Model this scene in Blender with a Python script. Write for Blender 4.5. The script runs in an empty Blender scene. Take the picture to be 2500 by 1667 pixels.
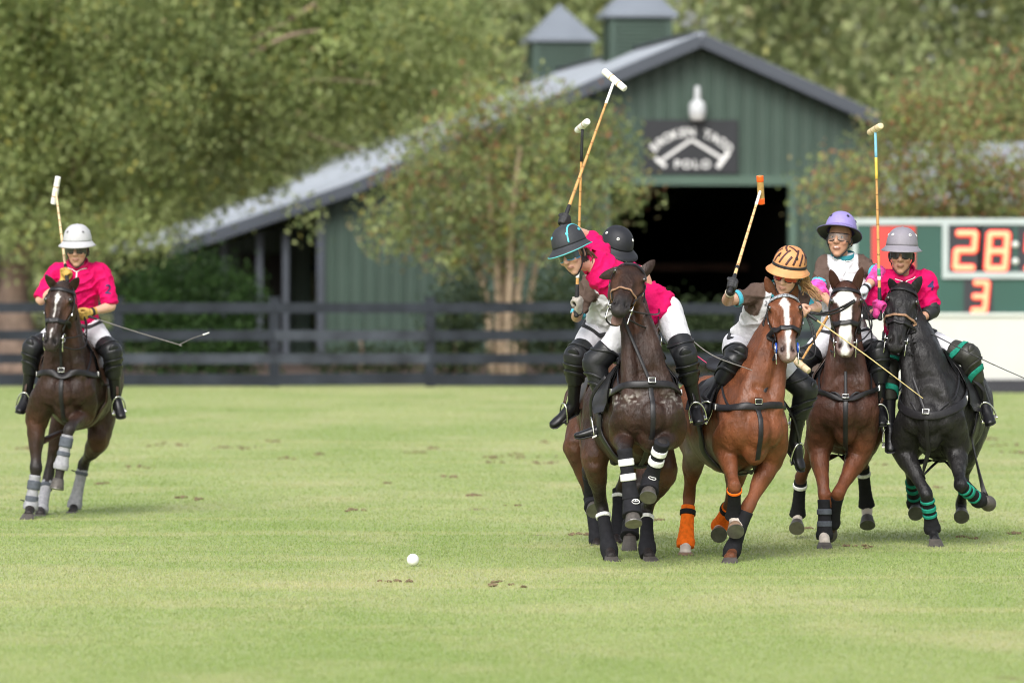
import bpy, bmesh, math, random
import numpy as np
from mathutils import Vector as V, Matrix, noise as mnoise
from mathutils.bvhtree import BVHTree
random.seed(7); RNG = np.random.default_rng(7)
SC = bpy.context.scene
COL = SC.collection

# ------------------------------------------------------------------ camera
F = 13889.0            # focal length in pixels of the 2500 x 1667 photograph (200 mm)
CH = 2.14              # camera height
PITCH = math.atan((833.5 - 632.0) / F)
cam_d = bpy.data.cameras.new('camera'); cam = bpy.data.objects.new('camera', cam_d); COL.objects.link(cam)
cam.location = (0, 0, CH); cam.rotation_euler = (math.pi / 2 - PITCH, 0, 0)
cam_d.sensor_width = 36.0; cam_d.lens = F / 2500 * 36.0
cam_d.clip_start = 1.0; cam_d.clip_end = 3000.0
cam_d.dof.use_dof = True; cam_d.dof.focus_distance = 40.6; cam_d.dof.aperture_fstop = 2.5
SC.camera = cam
# ------------------------------------------------------------------ sky and sun (bright overcast)
W = bpy.data.worlds.new('World'); SC.world = W; W.use_nodes = True
nt = W.node_tree; nt.nodes.clear()
sky = nt.nodes.new('ShaderNodeTexSky'); sky.sky_type = 'NISHITA'; sky.sun_disc = False
SUN_EL, SUN_AZ = math.radians(42), math.radians(194)
sky.sun_elevation = SUN_EL; sky.sun_rotation = SUN_AZ
sky.air_density = 1.0; sky.dust_density = 4.0; sky.ozone_density = 1.0
hs = nt.nodes.new('ShaderNodeHueSaturation'); hs.inputs['Saturation'].default_value = 0.35
bg = nt.nodes.new('ShaderNodeBackground'); bg.inputs['Strength'].default_value = 0.15
wo = nt.nodes.new('ShaderNodeOutputWorld')
nt.links.new(sky.outputs[0], hs.inputs['Color']); nt.links.new(hs.outputs[0], bg.inputs[0]); nt.links.new(bg.outputs[0], wo.inputs[0])
sun_d = bpy.data.lights.new('sun', 'SUN'); sun_d.energy = 1.5; sun_d.angle = math.radians(32); sun_d.color = (1, .985, .96)
sun = bpy.data.objects.new('sun', sun_d); COL.objects.link(sun)
# light comes from behind the camera, high, a little to the left
sdir = V((math.sin(SUN_AZ) * math.cos(SUN_EL), math.cos(SUN_AZ) * math.cos(SUN_EL), math.sin(SUN_EL)))
sun.rotation_euler = sdir.to_track_quat('Z', 'Y').to_euler(); sun.location = (0, 0, 60)
SC.view_settings.view_transform = 'Standard'; SC.view_settings.look = 'None'
SC.view_settings.gamma = 1.0; SC.view_settings.use_curve_mapping = False
SC.view_settings.exposure = 0.58
SC.render.engine = 'CYCLES'
SC.cycles.use_denoising = True; SC.cycles.filter_width = 1.05
SC.cycles.max_bounces = 4; SC.cycles.diffuse_bounces = 3; SC.cycles.glossy_bounces = 2; SC.cycles.transmission_bounces = 3; SC.cycles.transparent_max_bounces = 6
SC.cycles.sample_clamp_indirect = 6.0

# ------------------------------------------------------------------ helpers
_cp, _sp = math.cos(PITCH), math.sin(PITCH)
def ray(px, py):
    a, b = (px - 1250.0) / F, -(py - 833.5) / F
    return V((a, _cp + b * _sp, -_sp + b * _cp))       # direction in the world
def P(px, py, d):
    r = ray(px, py); return V((0, 0, CH)) + r * (d / r.y)
def ground(px, py):
    r = ray(px, py); return V((0, 0, CH)) + r * (-CH / r.z)
def solve(parent, px, py, L, mode):
    """the joint that lies on the sight line of a landmark at bone length L from its parent"""
    if not isinstance(mode, str):
        return P(px, py, parent.y + mode)
    o = V((0, 0, CH)); r = ray(px, py).normalized()
    t0 = (parent - o).dot(r); d2 = ((parent - o) - r * t0).length_squared
    h = math.sqrt(max(L * L - d2, 0.0))
    return o + r * (t0 + (-h if mode == 'n' else h))

class MB:
    def __init__(s): s.v = []; s.f = []; s.n = 0
    def add(s, v, f):
        s.v.append(np.asarray(v, dtype=np.float64).reshape(-1, 3)); o = s.n
        s.f.extend([tuple(i + o for i in q) for q in f]); s.n += len(s.v[-1])
    def verts(s): return np.concatenate(s.v) if s.v else np.zeros((0, 3))

def crom(a, n):
    a = np.asarray(a, float); m = len(a)
    if m == 2 or n <= 1:
        if n <= 1: return a
        t = np.linspace(0, 1, n + 1)[:, None]; return a[0] * (1 - t) + a[1] * t
    p = np.vstack([2 * a[0] - a[1], a, 2 * a[-1] - a[-2]]); out = []
    for i in range(1, m):
        p0, p1, p2, p3 = p[i - 1], p[i], p[i + 1], p[i + 2]
        for k in range(n):
            t = k / n
            out.append(.5 * ((2 * p1) + (-p0 + p2) * t + (2 * p0 - 5 * p1 + 4 * p2 - p3) * t * t + (-p0 + 3 * p1 - 3 * p2 + p3) * t ** 3))
    out.append(a[-1]); return np.array(out)

def loft(ctrl, up=(0, 0, 1), sub=5, seg=14, cap=.7, closed=True):
    """tube through (pos, ra, rb): ra lies along tangent x up, rb along up"""
    pos = crom([list(c[0]) for c in ctrl], sub)
    rad = np.maximum(crom([[c[1], c[2] if len(c) > 2 else c[1]] for c in ctrl], sub), 1e-4)
    m = len(pos); up = np.asarray(up, float)
    tg = np.gradient(pos, axis=0); tg /= np.linalg.norm(tg, axis=1)[:, None] + 1e-12
    sd = np.cross(tg, up); ln = np.linalg.norm(sd, axis=1)
    for i in range(m):
        if ln[i] < .15: sd[i] = sd[i - 1] if i else np.cross(tg[i], (1, .1, 0))
    sd /= np.linalg.norm(sd, axis=1)[:, None]; uv = np.cross(sd, tg)
    th = np.linspace(0, 2 * math.pi, seg, endpoint=False); c, s = np.cos(th), np.sin(th)
    rings = []
    if closed and cap > 0:
        for k in (75, 50, 25):
            a = math.radians(k); r = rad[0].mean() * cap
            rings.append((pos[0] - tg[0] * r * math.sin(a), rad[0] * math.cos(a), sd[0], uv[0]))
    for i in range(m): rings.append((pos[i], rad[i], sd[i], uv[i]))
    if closed and cap > 0:
        for k in (25, 50, 75):
            a = math.radians(k); r = rad[-1].mean() * cap
            rings.append((pos[-1] + tg[-1] * r * math.sin(a), rad[-1] * math.cos(a), sd[-1], uv[-1]))
    vs = [p + np.outer(c * r[0], S) + np.outer(s * r[1], U) for p, r, S, U in rings]
    R = len(vs); v = np.concatenate(vs); f = []
    for i in range(R - 1):
        for j in range(seg):
            k = (j + 1) % seg; f.append((i * seg + j, i * seg + k, (i + 1) * seg + k, (i + 1) * seg + j))
    if closed:
        f.append(tuple(range(seg - 1, -1, -1))); f.append(tuple((R - 1) * seg + j for j in range(seg)))
    return v, f

def ball(c, r, axes=None, seg=12, rings=8):
    c = np.asarray(c, float); r = np.ones(3) * np.asarray(r, float)
    A = np.eye(3) if axes is None else np.array([list(a) for a in axes], float)
    v = [[0, 0, 1]]; f = []
    for i in range(1, rings):
        t = math.pi * i / rings
        for j in range(seg):
            a = 2 * math.pi * j / seg; v.append([math.sin(t) * math.cos(a), math.sin(t) * math.sin(a), math.cos(t)])
    v.append([0, 0, -1]); v = np.array(v) * r
    for j in range(seg): f.append((0, 1 + j, 1 + (j + 1) % seg))
    for i in range(rings - 2):
        for j in range(seg):
            a = 1 + i * seg + j; b = 1 + i * seg + (j + 1) % seg; f.append((a, a + seg, b + seg, b))
    L = len(v) - 1; o = 1 + (rings - 2) * seg
    for j in range(seg): f.append((o + j, L, o + (j + 1) % seg))
    return v @ A + c, f

def boxv(c, size, axes=None, bevel=0):
    c = np.asarray(c, float); h = np.asarray(size, float) / 2
    A = np.eye(3) if axes is None else np.array([list(a) for a in axes], float)
    v = np.array([[x, y, z] for x in (-1, 1) for y in (-1, 1) for z in (-1, 1)], float) * h
    f = [(0, 1, 3, 2), (4, 6, 7, 5), (0, 4, 5, 1), (2, 3, 7, 6), (0, 2, 6, 4), (1, 5, 7, 3)]
    return v @ A + c, f

def mesh_of(name, v, f):
    me = bpy.data.meshes.new(name); me.from_pydata([tuple(x) for x in np.asarray(v, float)], [], f); me.validate(); return me

ROOTLOC = {}
def empty(name, loc, label=None, cat=None, group=None, kind=None):
    o = bpy.data.objects.new(name, None); COL.objects.link(o); o.location = loc; o.empty_display_size = .2
    ROOTLOC[o] = np.array(list(loc)); tag(o, label, cat, group, kind); return o
def tag(o, label=None, cat=None, group=None, kind=None):
    for k, x in (('label', label), ('category', cat), ('group', group), ('kind', kind)):
        if x: o[k] = x
    return o
def obj(name, v, f, mat, parent=None, smooth=True, col=None, kind=None):
    """one mesh object from world-space points; under its thing when a parent is given"""
    v = np.asarray(v, float)
    base = np.zeros(3)
    if parent is not None: base = ROOTLOC[parent]
    me = mesh_of(name, v - base, f)
    if smooth: me.polygons.foreach_set('use_smooth', [True] * len(me.polygons))
    if col is not None:
        at = me.color_attributes.new('Col', 'FLOAT_COLOR', 'POINT')
        c4 = np.ones((len(v), 4)); c4[:, :3] = col; at.data.foreach_set('color', c4.ravel())
    if isinstance(mat, (list, tuple)):
        for m in mat: me.materials.append(m)
    elif mat is not None: me.materials.append(mat)
    o = bpy.data.objects.new(name, me); COL.objects.link(o)
    if parent is not None: o.parent = parent; ROOTLOC[o] = base
    if kind: o['kind'] = kind
    return o
def mobj(name, mb, mat, parent=None, **k): return obj(name, mb.verts(), mb.f, mat, parent, **k)

def remesh(mb, voxel, smooth=6, fac=.5):
    me = mesh_of('tmp', mb.verts(), mb.f); o = bpy.data.objects.new('tmp', me); COL.objects.link(o)
    m = o.modifiers.new('r', 'REMESH'); m.mode = 'VOXEL'; m.voxel_size = voxel
    if smooth:
        s = o.modifiers.new('s', 'SMOOTH'); s.factor = fac; s.iterations = smooth
    dg = bpy.context.evaluated_depsgraph_get(); ev = o.evaluated_get(dg); r = ev.to_mesh()
    n = len(r.vertices); v = np.empty(n * 3); r.vertices.foreach_get('co', v)
    f = [tuple(p.vertices) for p in r.polygons]
    ev.to_mesh_clear(); bpy.data.objects.remove(o); bpy.data.meshes.remove(me)
    return v.reshape(-1, 3), f
def vnormals(v, f):
    n = np.zeros_like(v); q = np.array([x if len(x) == 4 else (*x, x[-1]) for x in f])
    fn = np.cross(v[q[:, 2]] - v[q[:, 0]], v[q[:, 3]] - v[q[:, 1]])
    for k in range(4): np.add.at(n, q[:, k], fn)
    return n / (np.linalg.norm(n, axis=1)[:, None] + 1e-12)
def bvh(v, f): return BVHTree.FromPolygons([tuple(x) for x in v], f)
def hit(tree, px, py):
    r = ray(px, py).normalized(); h = tree.ray_cast(V((0, 0, CH)), r); return h[0]

def strap(tree, pts, width, off=.006, sub=6, thick=.006, closed=False, snap=True, face=None, relax=2):
    """a flat band laid on a surface: control points are dropped on the nearest skin"""
    p = crom([list(x) for x in pts], sub); N = []; Q = []
    for x in p:
        if snap:
            l, nn, _, dd = tree.find_nearest(V(x)); Q.append(np.array(l + nn * off)); N.append(np.array(nn))
        else:
            Q.append(x); N.append(np.array(list(face)) if face is not None else np.array((0, -1., 0)))
    Q = np.array(Q); N = np.array(N)
    for _ in range(relax):
        N[1:-1] = (N[:-2] + 2 * N[1:-1] + N[2:]) / 4
        Q[1:-1] = (Q[:-2] + 2 * Q[1:-1] + Q[2:]) / 4
    N /= np.linalg.norm(N, axis=1)[:, None] + 1e-9
    tg = np.gradient(Q, axis=0); tg /= np.linalg.norm(tg, axis=1)[:, None] + 1e-9
    B = np.cross(tg, N); B /= np.linalg.norm(B, axis=1)[:, None] + 1e-9
    h, t = width / 2, thick
    prof = [(-h, 0), (-h, t * .7), (-h * .8, t), (h * .8, t), (h, t * .7), (h, 0)]
    vs = []; k = len(prof); f = []
    for i in range(len(Q)):
        for a, b in prof: vs.append(Q[i] + B[i] * a + N[i] * (b - t * .3))
    m = len(Q)
    for i in range(m - 1):
        for j in range(k):
            jj = (j + 1) % k; f.append((i * k + j, i * k + jj, (i + 1) * k + jj, (i + 1) * k + j))
    f.append(tuple(range(k - 1, -1, -1))); f.append(tuple((m - 1) * k + j for j in range(k)))
    return np.array(vs), f
def rod(pts, r, sub=6, seg=8, up=(0.3, .2, 1)):
    rr = r if isinstance(r, (list, tuple)) else [r] * len(pts)
    return loft([(p, a, a) for p, a in zip(pts, rr)], up=up, sub=sub, seg=seg, cap=.6)

def lin(c):  # sRGB 0-255 -> linear
    return tuple((x / 255 / 12.92) if x / 255 <= .04045 else ((x / 255 + .055) / 1.055) ** 2.4 for x in c)
MATS = {}
def pm(name, col, rough=.5, var=.15, scale=12.0, bump=.15, bscale=60.0, metal=0.0, sheen=0.0, coat=0.0, attr=False, spec=.5, emit=0.0, trans=0.0, dist=.004):
    if name in MATS: return MATS[name]
    m = bpy.data.materials.new(name); m.use_nodes = True; n = m.node_tree; b = n.nodes['Principled BSDF']
    b.inputs['Roughness'].default_value = rough; b.inputs['Metallic'].default_value = metal
    b.inputs['Specular IOR Level'].default_value = spec
    if sheen: b.inputs['Sheen Weight'].default_value = sheen; b.inputs['Sheen Roughness'].default_value = .5
    if coat: b.inputs['Coat Weight'].default_value = coat; b.inputs['Coat Roughness'].default_value = .25
    tc = n.nodes.new('ShaderNodeTexCoord')
    nz = n.nodes.new('ShaderNodeTexNoise'); nz.inputs['Scale'].default_value = scale; nz.inputs['Detail'].default_value = 5
    n.links.new(tc.outputs['Object'], nz.inputs['Vector'])
    mr = n.nodes.new('ShaderNodeMapRange'); mr.inputs['From Min'].default_value = .3; mr.inputs['From Max'].default_value = .7
    mr.inputs['To Min'].default_value = 1 - var; mr.inputs['To Max'].default_value = 1 + var
    n.links.new(nz.outputs['Fac'], mr.inputs['Value'])
    mx = n.nodes.new('ShaderNodeMix'); mx.data_type = 'RGBA'; mx.blend_type = 'MULTIPLY'; mx.inputs['Factor'].default_value = 1
    if attr:
        a = n.nodes.new('ShaderNodeVertexColor'); a.layer_name = 'Col'; n.links.new(a.outputs['Color'], mx.inputs['A'])
    else: mx.inputs['A'].default_value = (*col, 1)
    n.links.new(mr.outputs['Result'], mx.inputs['B']); n.links.new(mx.outputs['Result'], b.inputs['Base Color'])
    if emit:
        b.inputs['Emission Color'].default_value = (*col, 1); b.inputs['Emission Strength'].default_value = emit
    if bump:
        n2 = n.nodes.new('ShaderNodeTexNoise'); n2.inputs['Scale'].default_value = bscale; n2.inputs['Detail'].default_value = 4
        n.links.new(tc.outputs['Object'], n2.inputs['Vector'])
        bp = n.nodes.new('ShaderNodeBump'); bp.inputs['Strength'].default_value = bump; bp.inputs['Distance'].default_value = dist
        n.links.new(n2.outputs['Fac'], bp.inputs['Height']); n.links.new(bp.outputs['Normal'], b.inputs['Normal'])
    if trans:
        out = n.nodes['Material Output']; tr = n.nodes.new('ShaderNodeBsdfTranslucent'); ms = n.nodes.new('ShaderNodeMixShader')
        ms.inputs[0].default_value = trans; n.links.new(mx.outputs['Result'], tr.inputs[0])
        n.links.new(b.outputs[0], ms.inputs[1]); n.links.new(tr.outputs[0], ms.inputs[2]); n.links.new(ms.outputs[0], out.inputs[0])
    MATS[name] = m; return m
def text_mesh(s, size=1.0, bold=0.0, extrude=0.0):
    c = bpy.data.curves.new('t', 'FONT'); c.body = s; c.size = size; c.align_x = 'CENTER'; c.align_y = 'CENTER'; c.offset = bold; c.extrude = extrude
    c.resolution_u = 4
    o = bpy.data.objects.new('t', c); COL.objects.link(o); dg = bpy.context.evaluated_depsgraph_get()
    me = o.evaluated_get(dg).to_mesh(); v = np.array([list(x.co) for x in me.vertices]); f = [tuple(p.vertices) for p in me.polygons]
    o.evaluated_get(dg).to_mesh_clear(); bpy.data.objects.remove(o); bpy.data.curves.remove(c); return v, f
# ------------------------------------------------------------------ ground
def field_material(name, blades=False):
    m = bpy.data.materials.new(name); m.use_nodes = True; n = m.node_tree; b = n.nodes['Principled BSDF']
    b.inputs['Roughness'].default_value = .75; b.inputs['Specular IOR Level'].default_value = .25
    g = n.nodes.new('ShaderNodeNewGeometry')
    def noise(scale, sx=1.0, sy=1.0, detail=4, rough=.55, off=0.0):
        mp = n.nodes.new('ShaderNodeMapping'); mp.inputs['Scale'].default_value = (sx, sy, .0); mp.inputs['Location'].default_value = (off, off * .7, 0)
        mp.inputs['Rotation'].default_value = (0, 0, .12)
        n.links.new(g.outputs['Position'], mp.inputs['Vector'])
        z = n.nodes.new('ShaderNodeTexNoise'); z.inputs['Scale'].default_value = scale; z.inputs['Detail'].default_value = detail
        z.inputs['Roughness'].default_value = rough; n.links.new(mp.outputs[0], z.inputs['Vector']); return z.outputs['Fac']
    def ramp(src, lo, hi):
        r = n.nodes.new('ShaderNodeMapRange'); r.inputs['From Min'].default_value = lo; r.inputs['From Max'].default_value = hi
        n.links.new(src, r.inputs['Value']); return r.outputs['Result']
    def mix(fac, A, B, mode='MIX'):
        x = n.nodes.new('ShaderNodeMix'); x.data_type = 'RGBA'; x.blend_type = mode
        if isinstance(fac, float): x.inputs['Factor'].default_value = fac
        else: n.links.new(fac, x.inputs['Factor'])
        for k, q in (('A', A), ('B', B)):
            if isinstance(q, tuple): x.inputs[k].default_value = (*q, 1)
            else: n.links.new(q, x.inputs[k])
        return x.outputs['Result']
    G1, G2, ST, DR = (.258, .325, .110), (.320, .368, .148), (.42, .40, .215), (.17, .12, .07)
    base = mix(ramp(noise(.35, .8, .30), .40, .60), (.216, .296, .082), G2)
    base = mix(ramp(noise(.9, .12, .9, off=33), .52, .66), base, G1)
    base = mix(ramp(noise(1.1, .6, .35, off=9), .5, .75), base, ST)
    base = mix(ramp(noise(1.1, .10, .8, detail=5, off=57), .52, .85), base, (.46, .42, .22))
    fine = ramp(noise(9.0, 1.0, .5, detail=6, rough=.7, off=3), .25, .75)
    base = mix(.28, base, mix(fine, (.20, .28, .08), (.44, .46, .24)))
    spots = ramp(noise(2.3, 1.0, .6, detail=3, off=21), .70, .76)
    base = mix(spots, base, DR) if not blades else base
    if blades:
        a = n.nodes.new('ShaderNodeVertexColor'); a.layer_name = 'Col'
        base = mix(.75, base, a.outputs['Color'], 'MULTIPLY')
        tr = n.nodes.new('ShaderNodeBsdfTranslucent'); ms = n.nodes.new('ShaderNodeMixShader'); ms.inputs[0].default_value = .3
        n.links.new(base, tr.inputs[0]); n.links.new(b.outputs[0], ms.inputs[1]); n.links.new(tr.outputs[0], ms.inputs[2])
        n.links.new(ms.outputs[0], n.nodes['Material Output'].inputs[0])
    n.links.new(base, b.inputs['Base Color'])
    return m
def sheet(name, x0, x1, y0, y1, z, mat, nx=2, ny=2):
    xs = np.linspace(x0, x1, nx); ys = np.linspace(y0, y1, ny)
    v = [(x, y, z) for y in ys for x in xs]; f = [(j * nx + i, j * nx + i + 1, (j + 1) * nx + i + 1, (j + 1) * nx + i) for j in range(ny - 1) for i in range(nx - 1)]
    o = obj(name, v, f, mat, smooth=False); o['kind'] = 'structure'; return o
sheet('ground', -900, 900, -60, 1500, -.012, pm('far_ground', (.10, .11, .05), .9, .3, .2, 0))
tag(sheet('field', -60, 60, 5, 97.3, 0.0, field_material('turf')), 'pale green mown polo field with worn straw coloured patches', 'field')
tag(sheet('mulch_bed', -60, 60, 97.0, 121.0, 0.012, pm('mulch', (.095, .058, .038), .95, .5, 3, .6, 30, dist=.03)), 'brown mulch bed behind the dark fence', 'ground')

# short turf, thousands of blades that nobody could count
def grass():
    N = 300000
    u = RNG.random(N); d0, d1 = 27.0, 95.0
    d = 1 / (1 / d0 + u * (1 / d1 - 1 / d0)); x = (RNG.random(N) - .5) * (d * .2 + .8)
    k = d / 40.0
    h = (.010 + .010 * RNG.random(N)) * (.75 + .25 * k); w = .0045 * k ** 1.1 + .001
    a = RNG.random(N) * 2 * math.pi; lean = (RNG.random((N, 2)) - .5) * .9
    b = np.stack([x, d, np.zeros(N)], 1)
    dx = np.stack([np.cos(a) * w, np.sin(a) * w * .5, np.zeros(N)], 1)
    tip = b + np.stack([lean[:, 0] * h, lean[:, 1] * h, h], 1)
    v = np.empty((N, 3, 3)); v[:, 0] = b - dx; v[:, 1] = b + dx; v[:, 2] = tip
    v = v.reshape(-1, 3)
    me = bpy.data.meshes.new('grass'); me.vertices.add(3 * N); me.vertices.foreach_set('co', v.ravel())
    me.loops.add(3 * N); me.loops.foreach_set('vertex_index', np.arange(3 * N, dtype=np.int32))
    me.polygons.add(N); me.polygons.foreach_set('loop_start', np.arange(0, 3 * N, 3, dtype=np.int32))
    me.update(calc_edges=True)
    at = me.color_attributes.new('Col', 'FLOAT_COLOR', 'POINT')
    c = np.ones((N, 3, 4)); t = RNG.random(N)
    base = np.array([1.0, 1.0, 1.0]) * (.92 + .3 * RNG.random(N))[:, None]
    base[t > .94] = np.array([1.4, 1.3, 1.5]); base[t < .2] *= np.array([.84, .97, .75])
    c[:, :, :3] = base[:, None, :]; at.data.foreach_set('color', c.ravel())
    me.materials.append(field_material('grass_blade', True))
    o = bpy.data.objects.new('grass', me); COL.objects.link(o)
    tag(o, 'short pale green turf blades covering the polo field', 'grass', kind='stuff')
grass()
def clods():
    mb = MB(); r = random.Random(5)
    spots = [(402,1087,1.3),(320,1142,.9),(660,1078,.5),(545,1093,.6),(600,1094,.8),(1280,1115,1.4),(1195,1118,.6),(1345,1130,1.1),(1205,1130,.6),(1400,1112,.5),(1222,1432,.7),
             (865,1247,.6),(1330,1080,.5),(2100,1120,1.0),(2465,1087,1.5),(2410,1072,.9),(2480,1105,.8),(2380,1130,.6),(2140,1135,.5),(2290,1190,.5),(1155,1210,.5),(1260,1235,.4),
             (1415,1305,.5),(1450,1280,.4),(1620,1270,.4),(2465,1300,.7),(2350,1312,.5),(2105,1335,.5),(965,1420,.5),(1060,1095,.5),(1010,1105,.6),(450,1215,.4),(255,1180,.4),(700,1120,.5),
             (150,1090,.6),(60,1095,.6),(1750,1120,.6),(1980,1290,.5),(490,1220,.5),(940,1180,.35),(780,1110,.4),(1100,1165,.4)]
    for px, py, s in spots:
        g = ground(px, py)
        for k in range(int(3 + 7 * s)):
            c = g + V((r.gauss(0, .10 * s), r.gauss(0, .25 * s), .006)); q = .008 + .014 * r.random()
            v, f = ball(c, (q * 1.7, q * 1.6, q * .55), seg=7, rings=5)
            v += RNG.normal(0, q * .22, v.shape); mb.add(v, f)
    tag(mobj('turf_clods', mb, pm('soil', (.17, .125, .07), .95, .4, 40, .5), smooth=False), 'loose brown clods and divots kicked up across the field', 'clods', kind='stuff')
clods()

# ------------------------------------------------------------------ foliage
def leaf_material(name, trans=.48):
    return pm(name, (1, 1, 1), .6, .12, .6, 0, attr=True, trans=trans, spec=.3)
LEAF = leaf_material('leaf')
def leaves(name, lobes, density, size, palette, weights, parent=None, label=None, cat=None, droop=.3, kind='stuff', shell=.55):
    """lobes: (centre, radii) in metres; leaf sprays fill each lobe, thicker towards its skin"""
    P0 = []; 
    for c, r in lobes:
        r = np.asarray(r, float); vol = 4.19 * r.prod(); n = max(3, int(vol * density))
        u = RNG.normal(size=(n, 3)); u /= np.linalg.norm(u, axis=1)[:, None]
        rad = (shell ** 3 + RNG.random(n) * (1 - shell ** 3)) ** (1 / 3) * (1 + .18 * RNG.normal(size=n))
        P0.append(np.asarray(list(c)) + u * rad[:, None] * r)
    sp = np.concatenate(P0); k = 14                            # leaves on a spray
    n = len(sp) * k
    off = RNG.normal(size=(len(sp), k, 3)) * size * np.array([1.5, 1.5, 1.9]); off[:, :, 2] -= droop * size * 1.5 * np.abs(RNG.normal(size=(len(sp), k)))
    c = (sp[:, None, :] + off).reshape(-1, 3); keep = c[:, 2] > .05; c = c[keep]; n = len(c)
    a = RNG.normal(size=(n, 3)); a[:, 2] -= droop * 1.2; a /= np.linalg.norm(a, axis=1)[:, None]
    b = np.cross(a, RNG.normal(size=(n, 3))); b /= np.linalg.norm(b, axis=1)[:, None]
    s = size * (.6 + .7 * RNG.random(n))[:, None]
    nn = np.cross(a, b)
    v = np.empty((n, 4, 3)); v[:, 0] = c - a * s * .5; v[:, 1] = c + b * s * .3 + nn * s * .08; v[:, 2] = c + a * s * .5; v[:, 3] = c - b * s * .3 + nn * s * .08
    base = np.zeros(3) if parent is None else ROOTLOC[parent]
    me = bpy.data.meshes.new(name); me.vertices.add(4 * n); me.vertices.foreach_set('co', (v.reshape(-1, 3) - base).ravel())
    me.loops.add(4 * n); me.loops.foreach_set('vertex_index', np.arange(4 * n, dtype=np.int32))
    me.polygons.add(n); me.polygons.foreach_set('loop_start', np.arange(0, 4 * n, 4, dtype=np.int32)); me.update(calc_edges=True)
    pal = np.array(palette); wt = np.array(weights, float); wt /= wt.sum()
    # leaf colour drifts from spray to spray (a yellowing or reddening branch)
    drift = RNG.choice(len(pal), size=len(sp), p=wt); ci = np.repeat(drift, k)[keep]
    own = RNG.choice(len(pal), size=n, p=wt); ci = np.where(RNG.random(n) < .55, ci, own)
    lobf = np.concatenate([np.full(len(p), RNG.uniform(.68, 1.08)) for p in P0]); sprf = lobf * RNG.uniform(.82, 1.18, len(sp)); ff_ = np.repeat(sprf, k)[keep]  # lighter clumps and shaded recesses put into leaf colour, random per lobe
    cc = pal[ci] * (ff_ * (.85 + .3 * RNG.random(n)))[:, None]
    at = me.color_attributes.new('Col', 'FLOAT_COLOR', 'POINT'); c4 = np.ones((n, 4, 4)); c4[:, :, :3] = cc[:, None, :]; at.data.foreach_set('color', c4.ravel())
    me.materials.append(LEAF)
    o = bpy.data.objects.new(name, me); COL.objects.link(o)
    if parent is not None: o.parent = parent
    tag(o, label, cat, kind=kind); return o
def lob(px, py, d, rx, rz, ry=None):
    return (P(px, py, d), (rx, ry if ry else rx, rz))
BARK1 = pm('birch_bark', (.23, .165, .125), .85, .45, 3, .7, 14, dist=.03)
BARK2 = pm('myrtle_bark', (.33, .25, .165), .7, .3, 4, .4, 12, dist=.02)
OL, LG, DK, YL, RD, BR = (.30, .37, .13), (.43, .50, .21), (.19, .26, .10), (.56, .53, .15), (.42, .20, .11), (.32, .275, .14)

def birch():
    base = ground(40, 880); base = V((P(40, 700, 107).x, 107, 0))
    t = empty('river_birch_tree', base, 'large spreading birch with peeling pinkish bark left of the barn', 'tree')
    mb = MB()
    def limb(pts, r0, r1, name='limb'):
        q = [P(*p) for p in pts]; n = len(q); v, f = rod(q, [r0 + (r1 - r0) * i / (n - 1) for i in range(n)], sub=5, seg=9)
        obj(name, v, f, BARK1, t)
    limb([(40, 905, 107), (45, 800, 107), (35, 700, 107), (75, 560, 106.6), (160, 420, 106.2), (260, 250, 106), (330, 60, 106)], .34, .12, 'trunk')
    limb([(20, 905, 107.4), (5, 760, 107.4), (-30, 600, 107.6), (-20, 400, 108), (60, 150, 108), (100, -80, 108)], .3, .1, 'trunk')
    limb([(150, 430, 107.2), (330, 300, 106.4), (500, 190, 105.8), (560, 130, 105.6), (690, 60, 105.4), (770, 10, 105.2)], 0.090, 0.042)
    limb([(505, 188, 105.8), (600, 140, 105.2), (700, 90, 105.0), (780, 75, 105.0)], 0.060, 0.027)
    limb([(400, 260, 106.2), (620, 210, 105.6), (800, 195, 105.3), (930, 205, 105.2)], 0.030, 0.012)
    limb([(200, 340, 107.0), (280, 220, 106.0), (300, 120, 105.5)], 0.060, 0.018)
    limb([(560, 240, 106.0), (760, 330, 105.4), (880, 370, 105.3)], 0.026, 0.012)
    limb([(330, 60, 107.0), (400, 10, 106.5), (405, -90, 106.0)], 0.075, 0.030)
    L = []
    r = random.Random(3)
    # lobes follow the limbs; the spread to the right hangs over the stable roof
    for px, py, rx, rz in [(-40,120,1.6,1.5),(100,60,1.6,1.4),(60,300,1.5,1.4),(-20,470,1.2,1.0),(170,200,1.4,1.3),(300,60,1.4,1.2),(330,260,1.3,1.1),(220,430,1.3,1.0),(120,560,.9,.6),
                           (450,120,1.4,1.1),(480,330,1.3,1.1),(390,480,1.1,.8),(600,60,1.3,1.1),(640,240,1.3,1.0),(620,420,.8,.5),(300,560,1.0,.55),
                           (780,60,1.3,1.0),(800,230,1.2,.9),(770,330,.8,.4),(930,110,1.2,1.0),(950,260,1.0,.7),(1060,60,1.1,.9),(1070,200,.9,.65),(1150,120,.8,.7),
                           (735,520,.4,.25),(-60,-60,1.6,1.3),(200,-70,1.6,1.2),(450,-60,1.5,1.2),(700,-70,1.5,1.1),(950,-60,1.4,1.0)]:
        d = 105.2 + r.uniform(-1.6, 2.2); L.append(lob(px, py, d, rx, rz))
    leaves('crown', L, 38, .112, [OL, LG, DK, YL, BR], [5, 5, 1.3, .55, .25], t, droop=.7, shell=.2)
birch()

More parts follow.
